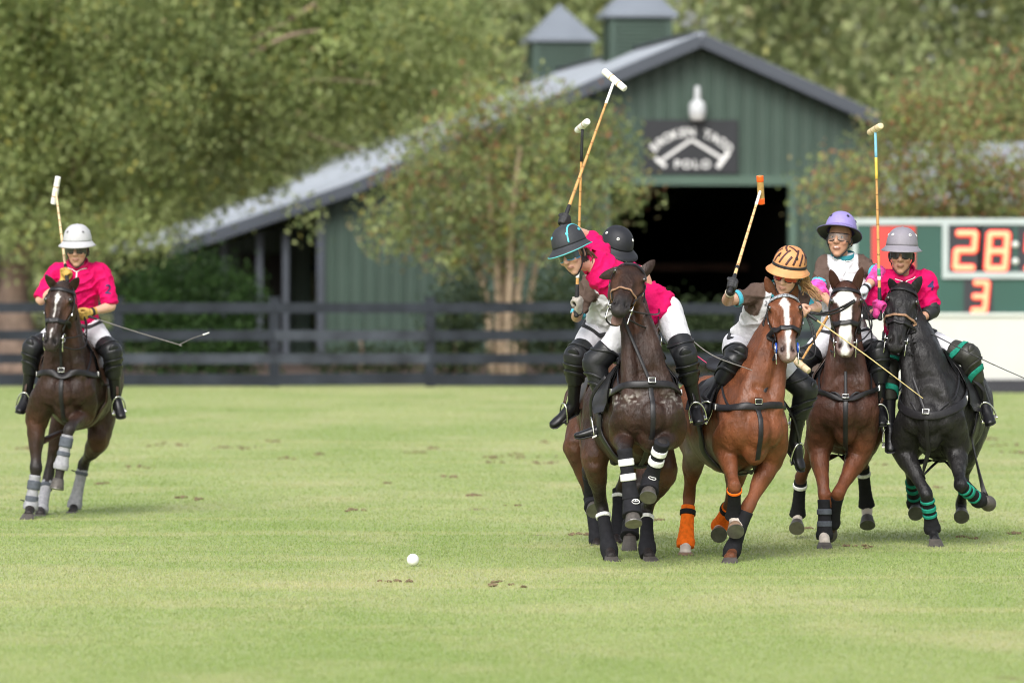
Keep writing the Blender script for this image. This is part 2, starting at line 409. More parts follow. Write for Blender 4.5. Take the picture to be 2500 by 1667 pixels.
def myrtle(name, px, d, trunks, lobes, label, weights):
    base = V((P(px, 700, d).x, d, 0)); t = empty(name, base, label, 'tree')
    for pts, r0 in trunks:
        q = [P(a, b, d + c) for a, b, c in pts]; n = len(q)
        v, f = rod(q, [r0 * (1 - .6 * i / (n - 1)) for i in range(n)], sub=5, seg=8); obj('trunk', v, f, BARK2, t)
    L = [lob(a, b, d + random.Random(a + b).uniform(-.9, .9), rx, rz) for a, b, rx, rz in lobes]
    leaves('crown', L, 48, .10, [OL, LG, DK, YL, RD, BR], weights, t, droop=.5, shell=.2)
myrtle('crape_myrtle_tree', 1240, 101.5,
       [([(1205,925,0),(1195,820,0),(1180,700,.1),(1130,560,.3),(1060,420,.4)], .10), ([(1222,925,.1),(1218,800,.1),(1215,680,0),(1200,540,0),(1190,380,0)], .10),
        ([(1240,925,-.1),(1240,800,-.1),(1245,690,-.2),(1250,540,-.3),(1270,360,-.3)], .10), ([(1258,925,0),(1262,800,0),(1268,690,0),(1300,560,.2),(1350,420,.3)], .10),
        ([(1272,925,.1),(1285,800,.1),(1300,700,.2),(1325,600,.3),(1420,470,.3)], .085), ([(1230,925,.25),(1232,780,.3),(1225,640,.3),(1150,520,.6),(1000,430,.6)], .08)],
       [(1010,440,.7,.5),(960,520,.6,.45),(1090,330,.8,.5),(1100,430,.9,.7),(1060,550,.8,.6),(1180,260,.8,.5),(1200,380,.9,.7),(1200,510,.9,.65),(1290,270,.8,.5),(1320,380,.9,.6),(1300,500,.9,.6),
        (1400,300,.8,.5),(1430,400,.8,.55),(1450,500,.7,.5),(1500,350,.5,.35),(1520,430,.5,.35),(1480,300,.5,.3),(1150,610,.6,.4),(1350,540,.5,.4),(930,560,.5,.4),(1250,600,.6,.35),(1170,580,.6,.4),(1320,590,.45,.35),(1090,640,.4,.3),(1340,610,.35,.25),(1440,560,.4,.3),(1560,480,.35,.25)],
       'multi stemmed crape myrtle with reddening leaves before the stable doorway', [4.5, 3.4, 1.5, .5, 1.1, 1.6])
myrtle('crape_myrtle_tree', 2330, 101,
       [([(2320,925,0),(2310,780,0),(2290,600,.1),(2200,450,.3)], .1), ([(2345,925,.1),(2350,780,.1),(2360,600,0),(2380,420,0)], .1), ([(2335,925,-.1),(2340,780,-.1),(2330,600,-.2),(2320,380,-.2)], .09)],
       [(2060,410,.45,.35),(2030,450,.5,.4),(2070,510,.6,.4),(2170,330,.6,.4),(2150,420,.8,.5),(2180,510,.8,.5),(2240,290,.9,.5),(2260,400,.9,.6),(2290,510,.9,.5),(2350,320,.8,.45),(2380,430,.8,.6),(2400,520,.8,.4),
        (2450,440,.8,.5),(2500,520,.9,.5),(2540,420,.9,.6),(2440,240,.6,.35),(2520,260,.7,.45),(2330,210,.6,.4),(2240,230,.5,.35),(2420,160,.5,.3),(2180,280,.4,.3),(2130,360,.4,.3),(1985,480,.4,.35),(2230,600,.9,.5),(2380,620,.9,.5),(2110,580,.7,.4),(2480,620,.9,.5)],
       'crape myrtle with rusty red leaf tips rising behind the scoreboard', [3.6, 2.6, 1.2, .4, 2.0, 2.4])

def shrub(px, d, lobes, label, pal=((.05, .075, .03), (.08, .11, .045), (.035, .06, .02)), w=(4, 1.2, 3)):
    base = V((P(px, 800, d).x, d, 0)); t = empty('shrub', base, label, 'shrub', 'shrubs in the mulch bed')
    v, f = rod([base, base + V((.03, 0, .35)), base + V((0, .05, .7))], [.05, .04, .02]); obj('stem', v, f, BARK1, t)
    leaves('foliage', [lob(*l) for l in lobes], 150, .085, list(pal), list(w), t, droop=.2, shell=.5)
G2 = [(.035, .085, .02), (.06, .125, .03), (.03, .06, .018)]
shrub(460, 99.5, [(330,840,99.5,.5,.5),(400,760,99.5,.75,.6),(470,700,99.6,.85,.55),(560,730,99.7,.65,.5),(480,840,99.4,1.0,.6),(590,850,99.6,.45,.45),(360,720,99.8,.5,.4)], 'big rounded dark green shrub behind the fence beside the leftmost rider', G2, (3, 3, 2))
shrub(1110, 99, [(1090,820,99,.5,.7),(1140,750,99.4,.5,.8),(1120,880,99,.5,.4)], 'dark shrub just left of the pale myrtle trunks')
shrub(1345, 99.3, [(1330,800,99.3,.5,.8),(1380,850,99.3,.6,.55),(1400,740,99.6,.6,.8)], 'dark shrub just right of the pale myrtle trunks')
shrub(880, 103, [(820,890,103,.5,.25),(900,880,103,.5,.3),(980,890,103,.45,.25)], 'low shrub at the foot of the green stable wall')
shrub(1570, 99.5, [(1490,820,99.5,.6,.7),(1600,830,99.5,.6,.6),(1700,830,99.7,.7,.65),(1790,840,99.7,.6,.55)], 'dark shrub behind the fence below the doorway')

def woodland():
    L = []; r = random.Random(11)
    for row, (d, n) in enumerate(((150, 12), (162, 12), (176, 12))):
        for i in range(n):
            x0 = -24 + 48 * i / (n - 1) + r.uniform(-1, 1); dd = d + r.uniform(-3, 3); H = r.uniform(12, 17) + row * 2
            for k in range(9):
                z = 1.5 + (H - 2) * k / 8; w = 2.6 * (1 - .35 * abs(k / 8 - .4))
                L.append(((x0 + r.uniform(-1.2, 1.2), dd + r.uniform(-1, 1), z), (w * r.uniform(.7, 1.1), w * .8, 1.3)))
    leaves('woodland', L, 2.1, .34, [(.33, .385, .165), (.44, .485, .235), (.24, .295, .13), (.52, .50, .19), (.36, .32, .17)], [4.5, 3.5, 2, .35, .4],
           label='woods of mixed green trees closing off the view behind the barn', cat='woods', droop=.25, shell=.2)
woodland()

# ------------------------------------------------------------------ barn
BD = 120.0
BO = V((P(1703, 632, BD).x, BD, 0)); BA = math.radians(6.5)
BX = V((math.cos(BA), math.sin(BA), 0)); BY = V((-math.sin(BA), math.cos(BA), 0)); BAX = (BX, BY, V((0, 0, 1)))
def BP(x, y, z): return BO + BX * x + BY * y + V((0, 0, z))
GREEN = pm('barn_green', (.044, .076, .058), .5, .12, .7, .05, 8)
GREENL = pm('barn_trim_green', (.07, .12, .09), .5, .08, 1, 0)
SLATE = pm('slate_trim', (.055, .065, .082), .5, .1, 1, 0)
ROOFM = pm('roof_metal', (.34, .37, .41), .4, .12, .6, 0, metal=.25)
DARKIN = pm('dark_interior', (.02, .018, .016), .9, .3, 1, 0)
def barn():
    t = empty('stable_barn', BO, 'green metal stable barn with grey roof, two cupolas and open doorway', 'barn')
    top = lambda x: 6.72 - (.44 * x if x > 0 else (-.425 * x if x > -7.4 else .425 * 7.4 + .34 * (-7.4 - x)))
    D = 38.0
    def panel(x0, x1, z0, z1f, y=0, name='siding_panel', nrib=3):
        # one sheet of ribbed siding: flat pans with raised ribs
        xs = []; w = (x1 - x0) / nrib
        for i in range(nrib):
            a = x0 + i * w; xs += [(a, 0), (a + w * .62, 0), (a + w * .70, -.045), (a + w * .88, -.045), (a + w * .96, 0)]
        xs.append((x1, 0)); v = []; f = []
        for x, o in xs: v += [BP(x, y + o, z0), BP(x, y + o, z1f(x))]
        for i in range(len(xs) - 1): f.append((2 * i, 2 * i + 2, 2 * i + 3, 2 * i + 1))
        obj(name, v, f, GREEN, t, smooth=False)
    for i in range(7): panel(-7.9 + i * .862, -7.9 + (i + 1) * .862 - .004, 0, lambda x: top(x) - .12)          # left of the doorway
    for i in range(2): panel(1.92 + i * .93, 1.92 + (i + 1) * .93 - .004, 0, lambda x: top(x) - .12)              # right of it
    for i in range(4): panel(-1.86 + i * .945, -1.86 + (i + 1) * .945 - .004, 3.88, lambda x: top(x) - .12)        # gable above
    def part(name, c, s, m): v, f = boxv(BP(*c), s, BAX); return obj(name, v, f, m, t, smooth=False)
    part('door_header', (.03, -.09, 3.79), (4.2, .16, .2), GREENL)
    part('door_jamb', (-1.95, -.09, 1.85), (.16, .16, 3.68), GREENL); part('door_jamb', (2.01, -.09, 1.85), (.16, .16, 3.68), GREENL)
    part('corner_trim', (-7.98, -.06, 1.75), (.16, .14, 3.4), SLATE); part('corner_trim', (3.86, -.06, 2.45), (.12, .14, 4.9), SLATE)
    # dark open interior
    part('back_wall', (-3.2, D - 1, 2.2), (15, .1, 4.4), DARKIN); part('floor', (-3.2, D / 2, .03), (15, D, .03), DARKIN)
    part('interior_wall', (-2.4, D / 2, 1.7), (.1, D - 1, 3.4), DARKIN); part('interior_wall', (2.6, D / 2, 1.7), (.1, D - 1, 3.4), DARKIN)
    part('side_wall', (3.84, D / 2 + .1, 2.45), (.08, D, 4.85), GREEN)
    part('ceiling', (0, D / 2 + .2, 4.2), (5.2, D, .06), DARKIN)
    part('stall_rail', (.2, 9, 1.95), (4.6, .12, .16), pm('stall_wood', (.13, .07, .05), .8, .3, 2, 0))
    # shed row at the left end: recessed wall behind posts
    for i in range(4): panel(-10.9 + i * .75, -10.9 + (i + 1) * .75 - .004, 0, lambda x: top(x) - .3, y=3.2, nrib=2)
    for x in (-8.7, -9.25, -10.0, -10.8): part('shed_post', (x, .1, 1.3), (.13, .13, 2.75), SLATE)
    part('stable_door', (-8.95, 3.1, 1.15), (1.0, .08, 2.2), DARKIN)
    # roof slopes with standing seams; each slope a slab 4 mm thick and more
    def slope(pts, name='roof'):
        v = []; f = []
        for (x, z) in pts:
            for y in (-.45, D): v.append(BP(x, y, z)); v.append(BP(x, y, z - .10))
        for i in range(len(pts) - 1):
            a, b = 4 * i, 4 * i + 4
            f += [(a, b, b + 2, a + 2), (a + 1, a + 3, b + 3, b + 1), (a, a + 1, b + 1, b), (a + 2, b + 2, b + 3, a + 3)]
        n = 4 * (len(pts) - 1); f += [(0, 2, 3, 1), (n, n + 1, n + 3, n + 2)]
        r = obj(name, v, f, ROOFM, t, smooth=False)
        for k in range(64):
            y = -.3 + k * .6
            for i in range(len(pts) - 1):
                (x0, z0), (x1, z1) = pts[i], pts[i + 1]
                if k < 40: 
                    a, b = BP(x0, y, z0 + .02), BP(x1, y, z1 + .02); d = (b - a); L = d.length; d.normalize()
                    vv, ff = boxv((a + b) / 2, (L, .04, .045), (d, BY, d.cross(BY))); obj('seam', vv, ff, ROOFM, r, smooth=False)
        return r
    slope([(0, 6.86), (-7.4, 6.86 - .425 * 7.4), (-11.2, 6.86 - .425 * 7.4 - .34 * 3.8)])
    slope([(0.004, 6.862), (4.15, 6.862 - .44 * 4.15)])
    # rake boards along the gable
    def rake(x0, z0, x1, z1):
        a, b = BP(x0, -.52, z0 - .13), BP(x1, -.52, z1 - .13); d = b - a; L = d.length; d.normalize()
        v, f = boxv((a + b) / 2, (L, .12, .26), (d, BY, d.cross(BY))); obj('rake_board', v, f, SLATE, t, smooth=False)
    rake(0, 6.86, 4.18, 6.86 - .44 * 4.18); rake(0, 6.86, -7.4, 6.86 - .425 * 7.4); rake(-7.4, 6.86 - .425 * 7.4, -11.2, 6.86 - .425 * 7.4 - .34 * 3.8)
    v, f = boxv(BP(0, D / 2 - .3, 6.9), (.36, D, .06), BAX); obj('ridge_cap', v, f, SLATE, t, smooth=False)
    # cupolas with louvred sides
    for y, s in ((9.5, 1.36), (24.0, 1.44)):
        zb, zt = 5.8, 7.60
        body = part('cupola', (0, y, (zb + zt) / 2), (s, s, zt - zb), pm('louvre_back', (.03, .055, .04), .6, .1, 1, 0))
        for k in range(11):
            z = 6.55 + k * .092
            for (c, sz) in (((0, y - s / 2 - .02, z), (s - .16, .05, .06)), ((-s / 2 - .02, y, z), (.05, s - .16, .06))):
                vv, ff = boxv(BP(*c), sz, BAX); obj('louvre', vv, ff, GREENL if False else GREEN, body, smooth=False)
        for dx in (-1, 1):
            vv, ff = boxv(BP(dx * (s / 2 - .03), y - s / 2 - .02, (zb + zt) / 2), (.12, .07, zt - zb), BAX); obj('corner_post', vv, ff, GREEN, body, smooth=False)
        vv, ff = boxv(BP(0, y - s / 2 - .01, 6.25), (s + .04, .06, .5), BAX); obj('skirt', vv, ff, SLATE, body, smooth=False)
        e = s / 2 + .16; v = [BP(-e, y - e, zt), BP(e, y - e, zt), BP(e, y + e, zt), BP(-e, y + e, zt), BP(-e, y - e, zt + .07), BP(e, y - e, zt + .07), BP(e, y + e, zt + .07), BP(-e, y + e, zt + .07), BP(0, y, zt + .98)]
        f = [(3, 2, 1, 0), (0, 1, 5, 4), (1, 2, 6, 5), (2, 3, 7, 6), (3, 0, 4, 7), (4, 5, 8), (5, 6, 8), (6, 7, 8), (7, 4, 8)]
        obj('cupola_roof', v, f, pm('cupola_roof', (.19, .215, .25), .4, .1, 1, 0, metal=.2), body, smooth=False)
    return t
barn()
def barn_lamp():
    c = BP(-.05, -.30, 5.34); t = empty('barn_light', BP(0, -.05, 5.3), 'white dome flood light fixed above the black barn sign', 'lamp')
    WH = pm('lamp_white', (.55, .57, .58), .4, .05, 3, 0)
    v, f = loft([(c + V((0, 0, .12)), .10), (c + V((0, 0, .08)), .15), (c + V((0, 0, .0)), .175), (c + V((0, 0, -.16)), .18)], sub=3, cap=.2); obj('shade', v, f, WH, t)
    v, f = loft([(c + V((0, 0, -.17)), .165), (c + V((0, 0, -.26)), .155)], sub=2, cap=.3); obj('lens', v, f, pm('lamp_lens', (.55, .55, .53), .3, .05, 3, 0), t)
    v, f = loft([(c + V((0, 0, .10)), .07), (c + V((0, 0, .40)), .06)], sub=2, cap=.4); obj('ballast', v, f, WH, t)
    v, f = rod([c + V((0, .05, .38)), c + V((0, .18, .42)), c + V((0, .28, .42))], .03); obj('bracket', v, f, WH, t)
barn_lamp()
def barn_sign():
    c = BP(-.16, -.10, 4.5); W2, H2 = 1.0, .57
    t = empty('barn_sign', c, 'black sign with white letters and a broken mallet above the doorway', 'sign')
    v, f = boxv(c, (2 * W2, .05, 2 * H2), BAX); obj('board', v, f, pm('sign_black', (.018, .02, .024), .5, .1, 2, 0), t, smooth=False)
    WH = pm('sign_white', (.80, .80, .78), .5, .05, 2, 0)
    def put(s, x, z, size, ang, name='letter'):
        v, f = text_mesh(s, size, .005, .012); ca, sa = math.cos(ang), math.sin(ang)
        w = [c + BX * (x + a[0] * ca - a[1] * sa) + V((0, 0, z + a[0] * sa + a[1] * ca)) - BY * (.035 + a[2]) for a in v]
        obj(name, w, f, WH, t, smooth=False)
    R = 1.10; cz = -.80; s = 'BROKEN TACO'; n = len(s)
    for i, ch in enumerate(s):
        if ch == ' ': continue
        a = math.radians(45 - 90 * i / (n - 1)); put(ch, -R * math.sin(a), cz + R * math.cos(a), .245, a)
    for i, ch in enumerate('POLO'): put(ch, -.29 + i * .2, -.38, .245, 0)
    def bar(x0, z0, x1, z1, w, name):
        a = c + BX * x0 + V((0, 0, z0)) - BY * .04; b = c + BX * x1 + V((0, 0, z1)) - BY * .04; d = b - a; L = d.length; d.normalize()
        v, f = boxv((a + b) / 2, (L, .03, w), (d, BY, d.cross(BY))); obj(name, v, f, WH, t, smooth=False)
    bar(-.62, -.28, .0, .14, .058, 'mallet_shaft'); bar(.02, .14, .68, -.26, .058, 'mallet_shaft')
    bar(.56, -.44, .80, -.12, .095, 'mallet_head'); bar(-.76, -.24, -.54, -.42, .08, 'mallet_grip')
barn_sign()
def shed():
    c = V((P(2440, 632, 135).x, 135, 0)); t = empty('shed', c, 'low grey roofed shed showing through leaves right of the barn', 'shed')
    v, f = boxv(c + V((0, 0, 1.6)), (5.5, 5, 3.2)); obj('wall', v, f, GREEN, t, smooth=False)
    a = [c + V(x) for x in ((-3.1, -2.9, 3.5), (3.1, -2.9, 3.5), (3.1, 0, 4.9), (-3.1, 0, 4.9), (3.1, 2.9, 3.5), (-3.1, 2.9, 3.5))]
    b = [x - V((0, 0, .12)) for x in a]
    obj('roof', a + b, [(0, 1, 2, 3), (3, 2, 4, 5), (7, 6, 9, 8), (8, 9, 11, 10), (0, 6, 7, 1), (1, 7, 8, 2), (2, 8, 10, 4), (4, 10, 11, 5), (5, 11, 9, 3), (3, 9, 6, 0)], ROOFM, t, smooth=False)
shed()

# ------------------------------------------------------------------ fence
def fence():
    D = 95.3; xs = [P(px, 700, D).x for px in (-470, -90, 288, 670, 1050, 1420, 1808, 2190)]
    t = empty('board_fence', (xs[3], D, 0), 'charcoal four board paddock fence along the far edge of the field', 'fence')
    PM = pm('fence_paint', (.022, .026, .034), .7, .35, 2.5, .3, 25, dist=.01, spec=.15)
    PL = pm('fence_paint_faded', (.042, .048, .060), .75, .4, 2.5, .3, 25, dist=.01, spec=.15)
    r = random.Random(2)
    for i, x in enumerate(xs):
        v, f = boxv((x, D + .0, .72), (.17, .14, 1.50)); obj('post', v, f, PM, t, smooth=False)
        v, f = boxv((x, D, 1.485), (.20, .17, .035)); obj('post_cap', v, f, PM, t, smooth=False)
    for i in range(len(xs) - 1):
        for j, z in enumerate((1.32, .86, .47, .12)):
            y = D - .09; a, b = xs[i] + .005, xs[i + 1] - .005; dz = r.uniform(-.015, .015)
            h = .17 if j < 3 else .2
            v = np.array([(a, y, z - h / 2), (b, y, z + dz - h / 2), (b, y, z + dz + h / 2), (a, y, z + h / 2), (a, y + .03, z - h / 2), (b, y + .03, z + dz - h / 2), (b, y + .03, z + dz + h / 2), (a, y + .03, z + h / 2)])
            faded = j == 2 and i in (2, 3) or j == 1 and i in (3,)
            obj('board', v, [(0, 1, 2, 3), (7, 6, 5, 4), (3, 2, 6, 7), (1, 0, 4, 5), (0, 3, 7, 4), (2, 1, 5, 6)], PL if faded else PM, t, smooth=False)
fence()

# ------------------------------------------------------------------ scoreboard
def scoreboard():
    D = 91.0; s = F / D
    def Q(px, py, dy=0): return P(px, py, D + dy)
    t = empty('scoreboard', (Q(2400, 700).x, D, 0), 'dark green electric scoreboard with red digits above a white panel', 'scoreboard')
    GP = pm('score_green', (.020, .075, .060), .45, .08, 1, 0); FR = pm('score_frame', (.42, .47, .48), .4, .08, 2, 0, metal=.3)
    WP = pm('score_white', (.52, .52, .495), .5, .06, 1, 0); BK = pm('score_black', (.022, .022, .03), .5, .1, 2, 0)
    def slab(name, x0, y0, x1, y1, d0, d1, m):
        a, b = Q(x0, y1), Q(x1, y0); v, f = boxv(((a.x + b.x) / 2, D + (d0 + d1) / 2, (a.z + b.z) / 2), (b.x - a.x, abs(d1 - d0), b.z - a.z)); return obj(name, v, f, m, t, smooth=False)
    slab('panel', 2085, 545, 3000, 768, 0, .25, GP)
    slab('frame_rail', 2080, 533, 3005, 549, -.03, .26, FR); slab('frame_rail', 2080, 549, 2092, 768, -.03, .26, FR)
    slab('window_frame', 2300, 549, 2315, 678, -.05, -.002, FR); slab('window_frame', 2300, 664, 2990, 680, -.051, -.002, FR)
    slab('red_square', 2128, 553, 2234, 672, -.03, -.002, pm('score_red', (.55, .05, .045), .5, .06, 2, 0))
    slab('black_square', 2128, 674, 2236, 690, -.031, -.002, BK)
    slab('lower_panel', 2085, 768, 3000, 926, -.02, .22, WP)
    slab('ledge', 2080, 764, 3005, 771, -.06, .23, pm('score_ledge', (.6, .62, .6), .5, .05, 2, 0))
    slab('base', 2070, 926, 3010, 957, -.1, .5, BK); slab('plinth', 2060, 945, 3020, 966, -.2, .6, BK)
    RED = pm('led_red', (.9, .03, .02), .5, 0, 1, 0, emit=.6); CORE = pm('led_core', (1.0, .34, .18), .5, 0, 1, 0, emit=.62)
    SEG = {'2': 'abged', '8': 'abcdefg', '3': 'abgcd', '5': 'afgcd'}
    def digit(ch, x0, y0, x1, y1, thick):
        slab('digit_window', x0 - 12, y0 - 8, x1 + 12, y1 + 8, -.012, -.002, BK)
        g = empty_child('digit', t); sl = -8
        cx = {'l': x0 + thick / 2, 'r': x1 - thick / 2}; ym = (y0 + y1) / 2; yt, yb = y0 + thick / 2, y1 - thick / 2
        lay = {'a': (('l', yt), ('r', yt)), 'b': (('r', yt), ('r', ym)), 'c': (('r', ym), ('r', yb)), 'd': (('l', yb), ('r', yb)), 'e': (('l', ym), ('l', yb)), 'f': (('l', yt), ('l', ym)), 'g': (('l', ym), ('r', ym))}
        for k in SEG[ch]:
            (ax, ay), (bx, by) = lay[k]; sk = lambda y: -sl * .5 * (1 - (y - y0) / (y1 - y0)) * 2
            p, q = Q(cx[ax] + sk(ay), ay, -.02), Q(cx[bx] + sk(by), by, -.02)
            rr = thick / 2 / s
            v, f = loft([(p, rr, .012), (q, rr, .012)], up=(0, 1, 0), sub=3, seg=12, cap=1.0); obj('segment', v, f, RED, g)
            rr *= .62; v, f = loft([(p + V((0, -.012, 0)), rr, .012), (q + V((0, -.012, 0)), rr, .012)], up=(0, 1, 0), sub=3, seg=12, cap=1.0); obj('segment_core', v, f, CORE, g)
    digit('2', 2322, 560, 2384, 663, 19); digit('8', 2400, 562, 2462, 665, 19); digit('3', 2365, 682, 2412, 766, 17); digit('5', 2496, 562, 2558, 665, 19)
    for y in (597, 638):
        v, f = ball(Q(2479, y, -.02), (.055, .03, .055)); obj('colon_dot', v, f, pm('led_off', (.6, .65, .62), .4, .05, 2, 0), t)
def empty_child(name, parent):
    o = bpy.data.objects.new(name, None); COL.objects.link(o); o.parent = parent; ROOTLOC[o] = ROOTLOC[parent]; return o
scoreboard()
# ------------------------------------------------------------------ horses
def unit(a): a = np.asarray(list(a), float); return a / (np.linalg.norm(a) + 1e-12)
def A3(p): return np.array(list(p), float)
def coat_material():
    m = pm('horse_coat', (1, 1, 1), .45, .34, 8, .0, 22, attr=True, spec=.27)
    n = m.node_tree; b = n.nodes['Principled BSDF']; tc = n.nodes.new('ShaderNodeTexCoord')
    def nz(scale, detail, sc=(1, 1, 1), rough=.6):
        mp = n.nodes.new('ShaderNodeMapping'); mp.inputs['Scale'].default_value = sc; n.links.new(tc.outputs['Object'], mp.inputs[0])
        z = n.nodes.new('ShaderNodeTexNoise'); z.inputs['Scale'].default_value = scale; z.inputs['Detail'].default_value = detail; z.inputs['Roughness'].default_value = rough; n.links.new(mp.outputs[0], z.inputs['Vector']); return z.outputs['Fac']
    # damp and dry patches of hair differ in gloss
    r = n.nodes.new('ShaderNodeMapRange'); r.inputs['From Min'].default_value = .35; r.inputs['From Max'].default_value = .66; r.inputs['To Min'].default_value = .34; r.inputs['To Max'].default_value = .66
    n.links.new(nz(5, 6), r.inputs['Value']); n.links.new(r.outputs['Result'], b.inputs['Roughness'])
    b1 = n.nodes.new('ShaderNodeBump'); b1.inputs['Strength'].default_value = .75; b1.inputs['Distance'].default_value = .030; n.links.new(nz(9, 3, (1, 1, .6)), b1.inputs['Height'])
    b2 = n.nodes.new('ShaderNodeBump'); b2.inputs['Strength'].default_value = .8; b2.inputs['Distance'].default_value = .009; n.links.new(nz(42, 5, (1, 1, .35), .7), b2.inputs['Height']); n.links.new(b1.outputs['Normal'], b2.inputs['Normal'])
    cw = n.nodes.new('ShaderNodeMapRange'); cw.inputs['From Min'].default_value = .50; cw.inputs['From Max'].default_value = .68; cw.inputs['To Max'].default_value = .45
    n.links.new(nz(7, 6, (1, 1, .7), .65), cw.inputs['Value']); n.links.new(cw.outputs['Result'], b.inputs['Coat Weight']); b.inputs['Coat Roughness'].default_value = .22; n.links.new(b2.outputs['Normal'], b.inputs['Coat Normal'])
    n.links.new(b2.outputs['Normal'], b.inputs['Normal']); return m
COAT = coat_material()
HOOFM = pm('hoof_horn', (.075, .066, .058), .6, .35, 25, .3, 50)
HOOFL = pm('hoof_pale', (.26, .17, .11), .6, .35, 25, .3, 50)
EYEM = pm('horse_eye', (.012, .008, .006), .06, 0, 1, 0, coat=1.0)
LEATHER = pm('black_leather', (.014, .013, .015), .42, .25, 30, .25, 90, spec=.35)
BROWNL = pm('brown_leather', (.10, .05, .03), .45, .25, 30, .25, 90)
ROPE = pm('rope_noseband', (.30, .17, .10), .8, .3, 60, .6, 120)
STEEL = pm('steel', (.72, .72, .70), .22, .1, 20, 0, metal=1.0)
WRAPM = {}
def wrapm(c, name): return pm('wrap_' + name, c, .85, .2, 30, .6, 70, spec=.2)
WBLACK, WGREY, WORANGE, WWHITE = wrapm((.015, .015, .018), 'black'), wrapm((.30, .30, .32), 'grey'), wrapm((.95, .17, .012), 'orange'), wrapm((.80, .80, .78), 'white')
WTEAL = wrapm((.015, .23, .16), 'teal'); WTAPE = wrapm((.09, .10, .12), 'tape')

class Horse: pass
def build_horse(sp):
    H = Horse(); H.sp = sp
    dA = sp['d']; A = A3(P(*sp['chest'], dA)); psi = math.radians(sp['yaw']); th = math.radians(sp.get('pitch', 3)); ro = math.radians(sp.get('roll', 0))
    bk = np.array([math.sin(psi), math.cos(psi), 0]); lf = np.array([math.cos(psi), -math.sin(psi), 0]); up = np.array([0, 0, 1.])
    bk2 = bk * math.cos(th) - up * math.sin(th); up2 = up * math.cos(th) + bk * math.sin(th)
    lf2 = lf * math.cos(ro) + up2 * math.sin(ro); up3 = up2 * math.cos(ro) - lf * math.sin(ro)
    H.bk, H.lf, H.up, H.A = bk2, lf2, up3, A
    def L(b, l, z): return A + bk2 * b + lf2 * l + up3 * z
    H.L = L
    wd = sp.get('width', .93)
    mb = MB()
    # neck and head
    nb = L(.30, 0, .20); poll = A3(solve(V(L(.26, 0, .30)), *sp['poll'], .66, sp.get('poll_m', 'n')))
    nbot = L(.06, 0, .10)
    muz = A3(solve(V(poll), *sp['muzzle'], .56, sp.get('muz_m', 'n')))
    ax = unit(muz - poll); Lh = np.linalg.norm(muz - poll)
    sd = unit(lf2 - ax * lf2.dot(ax)); fa = math.radians(sp.get('turn', 0)); nn0 = np.cross(ax, sd)
    # face normal must point up/forward
    ref = up3 * .4 - bk2
    if np.dot(nn0, ref) < 0: nn0 = -nn0
    sd, nn0 = sd * math.cos(fa) + nn0 * math.sin(fa), nn0 * math.cos(fa) - sd * math.sin(fa)
    H.poll, H.ax, H.sd, H.nn, H.Lh = poll, ax, sd, nn0, Lh
    k = Lh / .53
    def HD(t, s, n): return poll + ax * (t * Lh) + sd * s + nn0 * n
    H.HD = HD
    HDN = HD
    # trunk
    rings = [(.0, -.03, .10, .13), (.07, -.01, .185, .23), (.20, .05, .225, .32), (.40, .07, .25, .36), (.62, .03, .29, .355), (.86, .03, .305, .34), (1.06, .07, .285, .31), (1.25, .13, .265, .27), (1.44, .12, .22, .235), (1.56, .09, .13, .16)]
    mb.add(*loft([(L(b, 0, z), hw * wd, hh) for b, z, hw, hh in rings], up=up3, sub=4, seg=28))
    wth = L(.42, 0, .42)
    mb.add(*loft([(L(.15, 0, .30), .07, .10), (L(.36, 0, .38), .06, .08), (L(.6, 0, .33), .07, .07)], up=up3, sub=4))
    for s in (-1, 1):
        mb.add(*ball(L(.07, s * .10, .0), (.105, .15, .11), (bk2, up3, lf2)))            # breast
        mb.add(*loft([(HDN(.25, s * .055, -.10), .035, .035), (L(.02, s * .10, .25) * .5 + HDN(.25, s * .055, -.10) * .5, .05, .05), (L(.06, s * .13, .06), .075, .075), (L(.14, s * .165 * wd, -.12), .06, .07)], up=up3, sub=5, seg=12))   # neck to forearm muscle
        mb.add(*loft([(L(.40, s * .13 * wd, .30), .07, .05), (L(.26, s * .18 * wd, .16), .10, .065), (L(.09, s * .185 * wd, .0), .10, .075)], up=lf2, sub=4))
        mb.add(*ball(L(1.22, s * .16, .10), (.26, .26, .13), (bk2, up3, lf2)))
    mb.add(*ball(L(.09, 0, -.12), (.10, .15, .10), (bk2, up3, lf2)))
    th_in = HD(.30, 0, -.10)                                    # throat
    pk = HD(-.04, 0, -.06)
    mid = (nb * .52 + pk * .48) + unit(pk - nb)[::1] * 0 - bk2 * .02 + up3 * .02
    nk = [(L(.34, 0, .10), .185, .27), (L(.22, 0, .22) * .6 + mid * .4, .155, .235), (mid, .115, .175), (mid * .45 + HD(.06, 0, -.09) * .55, .092, .135), (HD(.10, 0, -.075), .078, .105)]
    mb.add(*loft([(p, a, b) for p, a, b in nk], up=unit(np.cross(unit(pk - nb), lf2)), sub=5, seg=20))
    mb.add(*loft([(L(.40, 0, .37), .05, .06), (mid - unit(np.cross(lf2, unit(pk - nb))) * -.0 + (-np.cross(lf2, unit(pk - nb))) * .0, .06, .10), (pk, .045, .05)], up=lf2, sub=5))
    # head
    hr = [(-.03, -.035, .062, .06), (.08, -.03, .094, .092), (.20, -.045, .113, .118), (.30, -.055, .112, .130), (.42, -.054, .096, .116), (.55, -.036, .076, .088), (.68, -.018, .064, .068), (.81, -.008, .063, .062), (.92, -.008, .064, .058), (.985, -.018, .050, .044)]
    mb.add(*loft([(HD(t, 0, n), hs * 1.05, hn) for t, n, hs, hn in hr], up=nn0, sub=4, seg=20, cap=.5))
    gape = sp.get('gape', 0)
    ja = lambda t: (-.075 - gape * max(0, t - .45) * .13)
